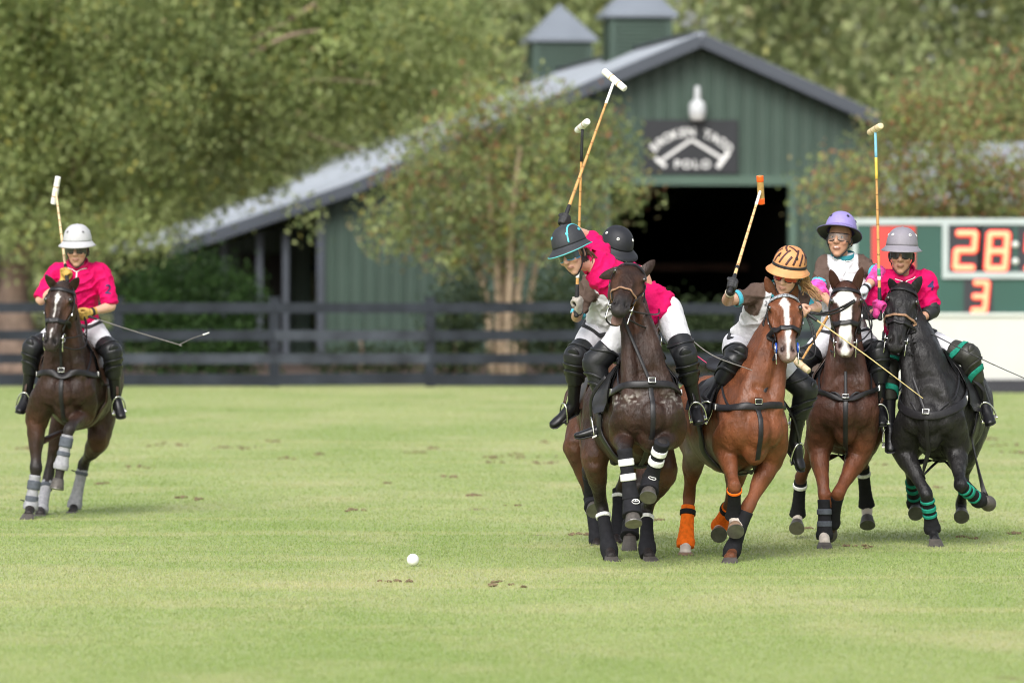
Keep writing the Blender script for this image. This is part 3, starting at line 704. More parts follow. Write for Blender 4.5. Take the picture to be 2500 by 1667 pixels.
    mb.add(*loft([(HD(.35, 0, -.12), .062, .05), (HD(.55, 0, ja(.55) - .015), .040, .034), (HD(.75, 0, ja(.75) + .005), .040, .026), (HD(.90, 0, ja(.90) + .012), .044, .028), (HD(.95, 0, ja(.95) + .016), .038, .024)], up=nn0, sub=4, seg=14))
    for s in (-1, 1):
        mb.add(*ball(HD(.33, s * .070, -.09), (.11, .105, .048), (ax, nn0, sd)))            # jowl
        mb.add(*ball(HD(.225, s * .096, .028), (.042, .026, .028), (ax, nn0, sd)))          # brow over the eye
        mb.add(*loft([(HD(.33, s * .104, -.014), .018), (HD(.46, s * .088, -.014), .018), (HD(.58, s * .068, -.010), .012)], sub=3, seg=8))
        mb.add(*ball(HD(.90, s * .048, .018), (.046, .034, .026), (ax, nn0, sd)))          # nostril wing
        mb.add(*loft([(HD(.42, s * .036, .050), .016), (HD(.62, s * .030, .040), .015), (HD(.8, s * .026, .040), .015)], sub=3, seg=8))
    H.legs = {}
    def leg(key, fore, s):
        e = sp['legs'][key]
        if fore:
            top = V(L(.10, s * .17 * wd, .0)); el0 = L(.27, s * .165 * wd, -.20)
            el = A3(P(e[0][0], e[0][1], el0[1] + (e[0][2] if len(e[0]) > 2 else 0))) if e[0] else el0
            kn = A3(solve(V(el), *e[1][:2], .40, e[1][2])); ft = A3(solve(V(kn), *e[2][:2], .29, e[2][2])); hf = A3(solve(V(ft), *e[3][:2], .185, e[3][2]))
            bd = -bk2
            mb.add(*loft([(top, .095, .10), ((np.array(top) + el) / 2, .10, .115), (el, .085, .10)], up=lf2, sub=4))
            u = unit(np.cross(lf2, unit(kn - el)))
            f1 = el + (kn - el) * .33; f2 = el + (kn - el) * .72
            mb.add(*loft([(el + (el - kn) * .12, .08, .10), (el, .085, .105), (f1, .068, .082), (f2, .047, .052), (kn - (kn - el) * .06, .050, .050), (kn, .052, .050)], up=u, sub=4, seg=16))
            mb.add(*ball(el + (kn - el) * .2 + lf2 * s * .02, (.06, .075, .13), (lf2, u, unit(kn - el))))
            cr, fr = .034, .044
        else:
            hp = L(1.24, s * .15, .06); st0 = L(1.06, s * .20, -.16)
            st = A3(P(e[0][0], e[0][1], st0[1] + (e[0][2] if len(e[0]) > 2 else 0))) if e[0] else st0
            kn = A3(solve(V(st), *e[1][:2], .42, e[1][2])); ft = A3(solve(V(kn), *e[2][:2], .36, e[2][2])); hf = A3(solve(V(ft), *e[3][:2], .185, e[3][2]))
            mb.add(*loft([(hp, .14, .20), (hp * .5 + st * .5, .12, .18), (st, .095, .13)], up=bk2, sub=4, seg=16))
            u = unit(np.cross(lf2, unit(kn - st)))
            f1 = st + (kn - st) * .35; f2 = st + (kn - st) * .75
            mb.add(*loft([(st, .09, .12), (f1, .075, .095), (f2, .046, .055), (kn, .048, .056)], up=u, sub=4, seg=16))
            mb.add(*ball(kn + unit(kn - st) * .0 - u * 0, (.046, .05, .06)))
            cr, fr = .037, .045
        cu = unit(np.cross(lf2, unit(ft - kn)))
        pa = ft + (hf - ft) * .5
        mb.add(*loft([(kn, .050, .050), (kn + (ft - kn) * .22, cr + .006, cr + .008), (kn + (ft - kn) * .6, cr, cr + .004), (ft - (ft - kn) * .1, cr + .006, cr + .01), (ft, fr, fr + .004), (pa, .038, .040), (ft + (hf - ft) * .66, .046, .048)], up=cu, sub=4, seg=14))
        H.legs[key] = dict(el=el if fore else st, kn=kn, ft=ft, hf=hf, s=s, fore=fore)
    for key, fore, s in (('fr', True, -1), ('fl', True, 1), ('hr', False, -1), ('hl', False, 1)): leg(key, fore, s)
    v, f = remesh(mb, .0118, 6, .5)
    nrm = vnormals(v, f)
    rl = np.array([mnoise.noise(V(x * 7.5)) + .5 * mnoise.noise(V(x * 16 + 3)) for x in v - A]); v = v + nrm * (rl * .0075)[:, None]
    # head coordinates of every point, to shape nostrils, mouth and eye sockets and to colour markings
    q = v - poll; T = q @ ax / Lh; S = q @ sd; N = q @ nn0
    onhead = (T > -.25) & (T < 1.25) & (np.abs(S) < .16) & (N > -.26) & (N < .16)
    def dent(t, s, n, rt, rs, rn, depth):
        g = ((T - t) * Lh / rt) ** 2 + ((S - s) / rs) ** 2 + ((N - n) / rn) ** 2
        w = np.where(onhead, np.exp(-g * 1.2), 0); v[:] = v - nrm * (w * depth)[:, None]; return w
    nos = 0; eyw = 0
    for s in (-1, 1):
        nos = nos + dent(.89, s * .046, .050, .040, .026, .036, .042)
        eyw = eyw + dent(.27, s * .116, .012, .024, .024, .018, .012)
    lip = np.where(onhead & (T > .60) & (T < 1.05), np.exp(-((N - (-.052 - gape * np.maximum(0, T - .5) * .03)) / .007) ** 2), 0) * (np.abs(S) > -1)
    v -= nrm * (lip * .008 * (1 if gape == 0 else .4))[:, None]
    # colours of the coat; nostril hollows and mouth crease are darkened too
    C = np.array(sp['coat']); col = np.tile(C, (len(v), 1))
    rel = v - A; Bc = rel @ bk2; Zc = rel @ up3
    def blend(w, c):
        w = np.clip(w, 0, 1)[:, None]; col[:] = col * (1 - w) + np.array(c) * w
    if 'belly' in sp:
        blend(np.clip((Bc - .35) / .12, 0, 1) * np.clip((-.02 - Zc) / .10, 0, 1) * np.clip((1.2 - Bc) / .2, 0, 1) * np.clip((v[:, 2] - .55) / .1, 0, 1), sp['belly'])
    if 'tan' in sp:
        for key in ('fr', 'fl', 'hr', 'hl'):
            d_ = np.linalg.norm(v - H.legs[key]['el'], axis=1); blend(np.clip((.20 - d_) / .16, 0, 1) * .85, sp['tan'])
        blend(np.where(onhead & (T > .25) & (T < .75), np.clip((np.abs(S) - .035) / .04, 0, 1), 0) * .35, sp['tan'])
    if 'leg_col' in sp: blend(np.clip((.86 - v[:, 2]) / .2, 0, 1) * np.clip((.30 - Bc) / .2, .35, 1), sp['leg_col'])
    pt = sp.get('points')                                     # dark legs of a bay
    white = sp.get('socks', {})
    for key, l in H.legs.items():
        for a, b in ((l['kn'], l['ft']), (l['ft'], l['hf'])):
            ab = b - a; t = np.clip(((v - a) @ ab) / (ab @ ab), -.3, 1.2); dist = np.linalg.norm(v - (a + t[:, None] * ab), axis=1)
            near = np.clip((.10 - dist) / .03, 0, 1)
            if pt is not None: blend(near * np.clip((t + .3) / .25, 0, 1), pt)
        if pt is not None:
            a, b = l['el'], l['kn']; ab = b - a; t = ((v - a) @ ab) / (ab @ ab); dist = np.linalg.norm(v - (a + np.clip(t, 0, 1)[:, None] * ab), axis=1)
            blend(np.clip((.12 - dist) / .03, 0, 1) * np.clip((t - .55) / .4, 0, 1) * (t < 1.3), pt)
        if key in white:
            a, b = l['ft'], l['hf']; ab = b - a; t = ((v - a) @ ab) / (ab @ ab); dist = np.linalg.norm(v - (a + np.clip(t, -.5, 1)[:, None] * ab), axis=1)
            blend(np.clip((.09 - dist) / .02, 0, 1) * np.clip((t + .5) / .2, 0, 1) * (t < 1.5), (.62, .55, .48))
    mz = sp.get('muzzle_col', (.035, .03, .028)); blend(np.where(onhead & (N > -.11 - .12 * gape) & (T < 1.12) & (np.abs(S) < .088), np.clip((T - .68) / .16, 0, 1), 0) * sp.get('muzzle_w', .85), mz)
    # dark rims of the eyes and the crest of a clipped mane
    for s in (-1, 1): blend(np.where(onhead, np.exp(-(((T - .27) * Lh / .040) ** 2 + ((S - s * .115) / .034) ** 2 + ((N - .012) / .032) ** 2)), 0) * .8, np.array(C) * .35)
    bl = sp.get('blaze')
    if bl:
        tt = [b[0] for b in bl]; cs = np.interp(T, tt, [b[1] for b in bl]); wv = np.interp(T, tt, [b[2] for b in bl])
        nzv = np.array([mnoise.noise(V(x * 28)) for x in v]) * .008
        blend(np.where(onhead & (N > -.03) & (T > tt[0]) & (T < tt[-1]), np.clip((wv - np.abs(S - cs) + nzv) / .007, 0, 1), 0), sp.get('blaze_col', (.72, .69, .66)))
    blend(nos * 1.7, (.010, .008, .007) if not sp.get('pink') else (.03, .014, .012))  # dark inside of the nostrils painted as shade over the dents
    blend(lip * .75, (.02, .015, .013))  # mouth crease darkened in the colour along its groove
    if gape:
        blend(np.where(onhead & (T > .55) & (N < -.045) & (N > -.125) & (np.abs(S) < .05), 1, 0) * .55, (.26, .15, .12))
    if sp.get('foam'):
        nz = np.array([mnoise.noise(V((x[0] * 12, x[1] * 12, x[2] * 60))) + .6 * mnoise.noise(V(x * 45)) for x in v])
        zone = np.exp(-((Zc - sp['foam'] - .07) / .045) ** 2) * (Bc < .25) * np.clip((np.abs(rel @ lf2) - .05) / .05, 0, 1); blend(np.clip((nz - .05) / .3, 0, 1) * zone * .55, (.42, .39, .36))
    shade = np.array([mnoise.noise(V(x * 3.1)) for x in v]) * .14 + 1; col *= shade[:, None]
    col = np.clip(col, 0.003, .9)
    # ears: cupped leaves that belong to the same body mesh
    ev, ef = [], []
    n0 = len(v)
    for s, key in ((-1, 'r'), (1, 'l')):
        bs = HD(.015, s * .066, -.035); tip = A3(P(*sp['ears'][key][:2], bs[1] + sp['ears'][key][2])); d = tip - bs
        if np.linalg.norm(d) > .21: d = d / np.linalg.norm(d) * .21
        dn = unit(d); fr = sp['ears'].get('face', -bk2 + lf2 * s * .35); fr = unit(fr - dn * np.dot(fr, dn)); sdv = np.cross(dn, fr)
        R = 11; U = 12; base_i = n0 + len(ev)
        for i in range(R):
            t = i / (R - 1); w = .044 * ((.72 + 1.35 * t) * max(1 - t, 0) ** .72 + .03)
            for j in range(U):
                a = 2 * math.pi * j / U; x = math.cos(a); y = math.sin(a)
                dep = w * .55 * (1 - t * .4)
                yy = -y * dep if y < 0 else (y * dep * .25 - dep * .75 * (1 - x * x))     # hollow front
                ev.append(bs - dn * .02 + d * t * 1.25 + sdv * x * w - fr * (-yy * -1) + fr * dep * .2)
        for i in range(R - 1):
            for j in range(U):
                jj = (j + 1) % U; ef.append((base_i + i * U + j, base_i + i * U + jj, base_i + (i + 1) * U + jj, base_i + (i + 1) * U + j))
        ef.append(tuple(base_i + (R - 1) * U + j for j in range(U)))
    ecol = np.tile(np.clip(C * .85, .004, 1), (len(ev), 1))
    V2 = np.vstack([v, np.array(ev)]); F2 = f + ef; C2 = np.vstack([col, ecol])
    foot = np.array([A[0], A[1], 0]) + bk * .7; foot[2] = 0
    H.root = empty('horse', V(foot), sp['label'], 'horse', 'polo ponies')
    obj('body', V2, F2, COAT, H.root, col=C2)
    H.v, H.f = v, f; H.tree = bvh(v, f)
    for s in (-1, 1):
        l_, n_, _, _ = H.tree.find_nearest(V(HD(.27, s * .14, .02))); vv, ff = ball(np.array(l_) - np.array(n_) * .012, (.024, .020, .018), (ax, nn0, sd), seg=14, rings=9); obj('eye', vv, ff, EYEM, H.root)
    # hooves
    for key, l in H.legs.items():
        ft, hf = l['ft'], l['hf']; d = unit(hf - ft); toe = -bk2 if not sp.get('toe') else sp['toe']
        planted = hf[2] < .06
        dn = np.array([0, 0, -1.]) if planted else unit(d + 0 * up)
        tf = unit(-bk2 - dn * np.dot(-bk2, dn)); sl = np.cross(dn, tf)
        top = ft + (hf - ft) * .56; bot = hf.copy()
        if planted: bot[2] = 0.004
        mbh = MB(); U = 18; rows = []
        for t, r in ((0, .044), (.08, .049), (.5, .055), (.93, .063), (1.0, .064)):
            c = top * (1 - t) + bot * t + tf * .012 * t; rows.append([c + sl * math.cos(2 * math.pi * j / U) * r * .94 + tf * (math.sin(2 * math.pi * j / U) * r * (1.06 if math.sin(2 * math.pi * j / U) > 0 else .9)) for j in range(U)])
        rows.append([bot * .98 + top * .02 + tf * .012 + (p - (bot + tf * .012)) * .75 for p in rows[-1]])
        hv = np.array([p for r in rows for p in r]); hfq = [(i * U + j, i * U + (j + 1) % U, (i + 1) * U + (j + 1) % U, (i + 1) * U + j) for i in range(len(rows) - 1) for j in range(U)]
        hfq.append(tuple(range(U - 1, -1, -1))); hfq.append(tuple((len(rows) - 1) * U + j for j in range(U)))
        ho = obj('hoof', hv, hfq, HOOFL if key in white and sp.get('palehoof') else HOOFM, H.root)
        sh = [np.array(rows[4]), np.array(rows[4]) + dn * .009]; U2 = U
        sv = np.vstack([sh[0] * 1.0, sh[1]]); sf = [(j, (j + 1) % U, U + (j + 1) % U, U + j) for j in range(U)] + [tuple(U + j for j in range(U))]
        obj('horseshoe', sv, sf, pm('horseshoe_iron', (.20, .19, .18), .4, .2, 20, .2, metal=.8), ho, smooth=False)
    # tail tied up in a club
    tb = L(1.56, 0, .20); vv, ff = loft([(tb, .045), (tb + bk2 * .07 - up3 * .05, .055), (tb + bk2 * .09 - up3 * .22, .06), (tb + bk2 * .08 - up3 * .42, .035)], sub=4); obj('tail', vv, ff, pm('tail_hair', (.02, .016, .014), .6, .3, 60, .6, 160), H.root)
    leg_wraps(H); tack(H); return H

def ringband(a, b, r0, r1, up, seg=16, n=6, ridges=0.0, ridge_n=5):
    cs = []
    for i in range(n + 1):
        t = i / n; r = r0 + (r1 - r0) * t; r *= 1 + ridges * math.sin(t * ridge_n * 2 * math.pi); cs.append((a + (b - a) * t, r, r))
    return loft(cs, up=up, sub=2, seg=seg, cap=.12)
def leg_wraps(H):
    for key, l in H.legs.items():
        w = H.sp['wraps'].get(key)
        if not w: continue
        kn, ft, hf = l['kn'], l['ft'], l['hf']; upv = H.lf + .01
        t0, t1 = w.get('span', (.16, 1.08)); a = kn + (ft - kn) * t0; b = kn + (ft - kn) * t1
        r = w.get('r', .047)
        # the wrap bulges over the fetlock
        cs = []
        n = 18
        for i in range(n + 1):
            t = i / n; tt = t0 + (t1 - t0) * t; rr = r * (1.06 - .12 * math.sin(min(tt, .8) / .8 * math.pi)) + .012 * math.exp(-((tt - 1.0) / .14) ** 2)
            rr *= 1 + .018 * math.sin(i * 2.1); cs.append((kn + (ft - kn) * tt, rr, rr * 1.06))
        v, f = loft(cs, up=upv, sub=2, seg=16, cap=.1); wr = obj('leg_wrap', v, f, w['m'], H.root)
        for t, ww, m in w.get('bands', ()):
            c0 = kn + (ft - kn) * (t - ww / 2); c1 = kn + (ft - kn) * (t + ww / 2); rb = r * 1.06 + .006
            v, f = ringband(c0, c1, rb, rb, upv, n=3); obj('strap', v, f, m, wr)
        if w.get('tab'):
            c = kn + (ft - kn) * w['tab'] - H.lf * .06; v, f = loft([(c, .010, .006), (c - H.lf * .03 + H.up * .01, .012, .004)], sub=3, seg=6); obj('strap_tab', v, f, WBLACK, wr)
        if w.get('bell'):
            d = hf - ft; m = WBLACK
            v, f = loft([(ft - d * .12, .052, .054), (ft + d * .15, .060, .062), (ft + d * .45, .064, .066), (ft + d * .62, .070, .072)], up=upv, sub=3, seg=18, cap=.1); bo = obj('bell_boot', v, f, m, H.root)
            # white oval emblem on the front of the boot
            fr = unit(-H.bk - unit(d) * np.dot(-H.bk, unit(d))); cc = ft + d * .22 + fr * .062 + H.lf * w.get('emb', 0)
            s2 = np.cross(unit(d), fr); pts = [cc + s2 * .026 * math.cos(x) + unit(d) * .018 * math.sin(x) + fr * (-.004 * math.cos(x) ** 2) for x in np.linspace(0, 2 * math.pi, 17)]
            v, f = rod(pts, .0030, sub=2, seg=6); em = obj('emblem', v, f, WWHITE, bo)
            for an in (20, 90, 160):
                a_ = math.radians(an); v, f = rod([cc + fr * .003, cc + s2 * .022 * math.cos(a_) - unit(d) * .015 * math.sin(a_) + fr * .002], .0028, sub=2, seg=6); obj('emblem', v, f, WWHITE, bo)

def tack(H):
    """bridle and breastplate: straps laid on the skin"""
    sp = H.sp; T = H.tree; HD = H.HD; R = H.root; m = sp.get('leather', LEATHER)
    br = empty_child('bridle', R); H.bridle = br
    def ring(t, w, mat, name, tilt=0.0, off=.006, a0=-140, a1=140):
        pts = []
        for k in np.linspace(a0, a1, 17):
            a = math.radians(k); pts.append(HD(t + tilt * math.cos(a), .13 * math.sin(a), .13 * math.cos(a) - .03))
        v, f = strap(T, pts, w, off, sub=3); return obj(name, v, f, mat, br)
    ring(.09, .030, sp.get('brow_m', m), 'browband', 0, .010, -88, 88)
    nm = sp.get('nose_m', m); nt = sp.get('nose_t', .57); ring(nt, sp.get('nose_w', .036), nm, 'noseband', .02, .009, -150, 150)
    if sp.get('nose2'): ring(sp['nose2'], .022, m, 'drop_noseband', .02, .009, -150, 150)
    for s in (-1, 1):
        pts = [HD(.02, s * .075, -.02), HD(.12, s * .10, -.02), HD(.30, s * .12, -.03), HD(.50, s * .10, -.03), HD(.70, s * .075, -.028)]
        v, f = strap(T, pts, .020, .009, sub=5); obj('cheek_strap', v, f, m, br)
        pts = [HD(.03, s * .075, -.05), HD(.18, s * .12, -.09), HD(.36, s * .10, -.16), HD(.42, s * .03, -.19)]
        v, f = strap(T, pts, .016, .009, sub=5); obj('throat_latch', v, f, m, br)
        pts = [HD(.0, s * .06, -.03), HD(-.04, 0, -.03)]
        v, f = strap(T, pts, .028, .009, sub=5); obj('headpiece', v, f, m, br)
        # bit: ring and shank with a lower hook
        c = HD(.78, s * .078, -.048); pts = [c + H.ax * .034 * math.sin(x) + (H.nn * .030 * math.cos(x)) + H.sd * s * .006 for x in np.linspace(0, 2 * math.pi, 15)]
        v, f = rod(pts, .0048, sub=2, seg=6); b = obj('bit_ring', v, f, STEEL, br)
        v, f = rod([c + H.ax * .034, c + H.ax * .075 - H.nn * .02, c + H.ax * .10 - H.nn * .045], .0055, sub=4, seg=6); obj('bit_shank', v, f, STEEL, br)
        v, f = rod([c, HD(.79, 0, -.05)], .006, sub=3, seg=6); obj('mouthpiece', v, f, STEEL, br)
        bc = HD(.40, s * .095, -.03); l, n_, _, _ = T.find_nearest(V(bc)); 
        v, f = boxv(np.array(l) + np.array(n_) * .012, (.020, .008, .018), (H.ax, np.array(n_), np.cross(H.ax, np.array(n_)))); obj('buckle', v, f, STEEL, br, smooth=False)
    if sp.get('bit_guard'):
        for s in (-1, 1):
            c = HD(.78, s * .072, -.045); v, f = loft([(c, .042, .042), (c + H.sd * s * .008, .042, .042)], up=H.ax, sub=2, seg=18, cap=.1); obj('bit_guard', v, f, pm('bit_guard', (.01, .06, .38), .45, .1, 5, 0), br)
    # breastplate: wide strap round the chest, neck strap, strap between the forelegs
    bp = empty_child('breastplate', R); L = H.L
    zc, zs = sp.get('bp_z', (.06, .12))
    pts = [L(.55, -.40, zs + .04), L(.36, -.36, zs), L(.12, -.28, (zc + zs) / 2), L(-.06, -.12, zc + .01), L(-.10, 0, zc), L(-.06, .12, zc + .01), L(.12, .28, (zc + zs) / 2), L(.36, .36, zs), L(.55, .40, zs + .04)]
    v, f = strap(T, pts, sp.get('bp_w', .048), .016, sub=6, thick=.009, relax=7); obj('breast_strap', v, f, m, bp)
    pts = [L(-.10, 0, zc), L(-.08, 0, zc - .12), L(-.02, 0, zc - .26), L(.14, 0, zc - .42), L(.42, 0, zc - .50), L(.60, 0, zc - .50)]
    v, f = strap(T, pts, .034, .009, sub=6); obj('tether_strap', v, f, m, bp)
    pts = [L(.46, -.16, .42), L(.26, -.20, .30), L(.10, -.16, .14), L(-.03, -.08, zc + .03), L(-.08, 0, zc - .02), L(-.03, .08, zc + .03), L(.10, .16, .14), L(.26, .20, .30), L(.46, .16, .42)]
    v, f = strap(T, pts, .016, .012, sub=6); obj('neck_strap', v, f, m, bp)
    if sp.get('martingale', True):
        a = HD(.60, 0, -.14); l = T.find_nearest(V(L(-.08, 0, zc)))[0]; b_ = np.array(l)
        q = [a, a * .7 + b_ * .3 - H.bk * -.01, a * .3 + b_ * .7, b_]
        v, f = strap(T, q, .022, .016, sub=6, snap=False, face=-H.bk); obj('standing_martingale', v, f, m, bp)
    l, n_, _, _ = T.find_nearest(V(L(-.1, 0, zc + .03))); n_ = np.array(n_); c = np.array(l) + n_ * .022
    v, f = boxv(c, (.045, .012, .05), (H.lf, n_, np.cross(H.lf, n_))); obj('keeper', v, f, m, bp, smooth=False)
    e1 = H.lf * .024; e2 = np.cross(H.lf, n_) * .017
    for kx in range(4):
        cs = [(-1, -1), (1, -1), (1, 1), (-1, 1)]; a, b2 = cs[kx], cs[(kx + 1) % 4]
        v, f = rod([c + n_ * .010 + e1 * a[0] + e2 * a[1], c + n_ * .010 + e1 * b2[0] + e2 * b2[1]], .0035, sub=2, seg=6); obj('buckle_bar', v, f, STEEL, bp)
    for s in (-1, 1):
        l, n_, _, _ = T.find_nearest(V(L(.22, s * .33, (zc + 2 * zs) / 3))); n_ = np.array(n_)
        v, f = boxv(np.array(l) + n_ * .016, (.03, .012, .04), (np.cross(H.up, n_), n_, H.up)); obj('buckle', v, f, STEEL, bp, smooth=False)

BAY = (.050, .022, .012)
SPEC = {}
SPEC['h1'] = dict(d=46.75, chest=(153, 950), yaw=6, pitch=2, coat=(.032, .016, .011), tan=(.085, .034, .016), points=(.018, .014, .013), label='dark bay pony with a thin white face stripe galloping alone at the left',
    poll=(152, 698), muzzle=(122, 852), turn=6, ears=dict(r=(113, 674, -.05), l=(191, 679, -.05)), muzzle_col=(.03, .025, .024), muzzle_w=.7,
    blaze=[(.12, .0, .0), (.17, .0, .008), (.22, .004, .022), (.27, .004, .018), (.35, 0, .010), (.5, -.004, .008), (.62, -.004, .006), (.66, 0, 0), (.70, 0, 0), (.72, 0, .008), (.84, 0, .006), (.88, 0, 0)],
    bp_z=(.13, .13),
    legs=dict(fr=((88, 1030), (88, 1146, 'n'), (75, 1236, 'f'), (66, 1266, 'n')), fl=((205, 1010), (168, 1048, 'n'), (149, 1138, 'f'), (139, 1192, 'n')),
              hr=(None, (118, 1165, 'f'), (100, 1243, 'n'), (96, 1263, 'n')), hl=((240, 1075), (205, 1130, 'f'), (182, 1232, 'n'), (175, 1259, 'n'))),
    wraps=dict(fr=dict(m=WGREY, bands=((.42, .22, WTAPE), (.80, .14, WTAPE)), tab=.85), fl=dict(m=WGREY, bands=((.35, .25, WTAPE), (.66, .10, WTAPE))), hr=dict(m=WGREY, bands=((.3, .08, WTAPE),)), hl=dict(m=WGREY, bands=((.25, .06, WTAPE),), tab=.2)))
SPEC['h2'] = dict(d=39.35, chest=(1590, 1010), yaw=-8, pitch=6, coat=(.031, .015, .010), tan=(.10, .040, .018), points=(.018, .014, .013), label='dark brown pony with open mouth and head held high leading the group',
    poll=(1545, 655), muzzle=(1510, 762), turn=-6, ears=dict(r=(1468, 676, .02), l=(1596, 638, .04), face=np.array((.25, -.8, .1))), gape=1, muzzle_col=(.024, .022, .022), muzzle_w=.9, foam=.03,
    nose_m=ROPE, nose_w=.016, nose_t=.60, bp_z=(.20, .18), martingale=True,
    legs=dict(fr=((1522, 1066), (1526, 1108, 'n'), (1541, 1222, 'f'), (1546, 1279, 'n')), fl=((1640, 1062), (1614, 1088, 'n'), (1588, 1170, 'f'), (1581, 1216, 'n')),
              hr=((1452, 1125), (1468, 1232, 'f'), (1487, 1340, 'n'), (1495, 1370, 'n')), hl=((1625, 1150), (1578, 1240, 'f'), (1580, 1338, 'n'), (1589, 1371, 'n'))),
    wraps=dict(fr=dict(m=WBLACK, bands=((.18, .13, WWHITE), (.50, .13, WWHITE)), bell=1, emb=.02, span=(-.1, .95)), fl=dict(m=WBLACK, bands=((.18, .13, WWHITE), (.46, .13, WWHITE)), bell=1, span=(-.1, .95)),
               hr=dict(m=WBLACK, bands=((.26, .06, WWHITE),), span=(.2, 1.2)), hl=dict(m=WBLACK, bands=((.26, .06, WWHITE),), span=(.2, 1.2))))
SPEC['h3'] = dict(d=41.75, chest=(1525, 1010), yaw=-4, pitch=3, coat=(.085, .034, .018), points=(.022, .016, .014), label='bay pony almost hidden behind the leading dark brown pony',
    poll=(1575, 720), muzzle=(1590, 850), turn=0, ears=dict(r=(1545, 700, .0), l=(1600, 695, .0)),
    legs=dict(fr=((1445, 1085), (1436, 1150, 'n'), (1446, 1218, 'f'), (1451, 1250, 'n')), fl=((1585, 1085), (1560, 1190, 'n'), (1540, 1280, 'f'), (1536, 1326, 'n')),
              hr=((1405, 1090), (1440, 1215, 'f'), (1458, 1318, 'n'), (1460, 1340, 'n')), hl=((1560, 1100), (1512, 1200, 'f'), (1506, 1310, 'n'), (1508, 1336, 'n'))),
    wraps=dict(fr=dict(m=WBLACK, bell=1), fl=dict(m=WBLACK, bell=1), hr=dict(m=WBLACK, bands=((.3, .06, WWHITE),), span=(.2, 1.15)), hl=dict(m=WBLACK, bands=((.1, .06, WWHITE),), span=(-.05, 1.15))))
SPEC['h4'] = dict(d=40.15, chest=(1850, 1045), yaw=-13, pitch=2, coat=(.150, .050, .021), belly=(.20, .16, .13), label='chestnut pony with orange hind leg wraps and a white blaze',
    poll=(1914, 720), muzzle=(1924, 876), turn=10, ears=dict(r=(1871, 681, -.03), l=(1941, 690, -.03)), muzzle_col=(.30, .22, .19), muzzle_w=.75, pink=True, palehoof=True,
    blaze=[(.10, 0, 0), (.14, -.01, .018), (.22, -.005, .042), (.28, .0, .032), (.34, .005, .020), (.5, .008, .019), (.65, .008, .022), (.80, .005, .02), (.92, 0, .014), (1.02, 0, .01)],
    bp_z=(.15, .17), bit_guard=True, brow_m=pm('browband_beads', (.30, .33, .36), .35, .9, 90, 0),
    socks=dict(fr=1, hr=1, hl=1), 
    legs=dict(fr=((1770, 1090), (1793, 1188, 'n'), (1792, 1262, 'f'), (1794, 1300, 'n')), fl=((1878, 1130), (1826, 1238, 'n'), (1788, 1342, 'f'), (1780, 1371, 'n')),
              hr=((1697, 1095), (1682, 1210, 'f'), (1674, 1325, 'n'), (1673, 1363, 'n')), hl=((1800, 1130), (1784, 1225, 'f'), (1757, 1283, 'f'), (1752, 1308, 'n'))),
    wraps=dict(fr=dict(m=WBLACK, bands=((.12, .05, WORANGE),), span=(.08, .98)), fl=dict(m=WBLACK, span=(.1, 1.2)), hr=dict(m=WORANGE, bands=((.36, .09, WBLACK),), span=(.22, 1.08), r=.050), hl=dict(m=WORANGE, bands=((.3, .1, WBLACK),), span=(.2, 1.05), r=.048)))
SPEC['h5'] = dict(d=42.15, chest=(2064, 1000), yaw=3, pitch=3, coat=(.054, .021, .013), leg_col=(.16, .052, .022), label='reddish brown pony with a broad white face between two other ponies',
    poll=(2066, 698), muzzle=(2063, 866), turn=0, ears=dict(r=(2029, 662, -.04), l=(2103, 657, -.04)), muzzle_col=(.42, .30, .27), muzzle_w=.5, pink=True,
    blaze=[(.05, 0, 0), (.09, 0, .025), (.16, -.008, .070), (.24, -.012, .090), (.30, -.006, .062), (.40, .0, .045), (.60, .0, .045), (.75, 0, .052), (.86, 0, .05), (.94, 0, .04), (1.02, 0, .03)],
    bp_z=(.10, .24), bp_w=.036,
    socks=dict(fr=1, hr=1, hl=1),
    legs=dict(fr=((2000, 1095), (2012, 1208, 'n'), (2013, 1306, 'f'), (2013, 1335, 'n')), fl=((2095, 1115), (2046, 1205, 'n'), (2031, 1275, 'f'), (2026, 1300, 'f')),
              hr=(None, (1955, 1165, 'f'), (1947, 1258, 'f'), (1945, 1292, 'n')), hl=(None, (2106, 1135, 'f'), (2116, 1236, 'f'), (2118, 1283, 'n'))),
    wraps=dict(fr=dict(m=WBLACK, bands=((.42, .12, WTAPE), (.72, .12, WTAPE)), span=(.12, 1.1)), fl=dict(m=WBLACK, span=(.1, 1.1)), hr=dict(m=WBLACK, bands=((.22, .06, WWHITE),), span=(.1, .98)), hl=dict(m=WBLACK, bands=((.22, .06, WWHITE),), span=(.05, .98))))
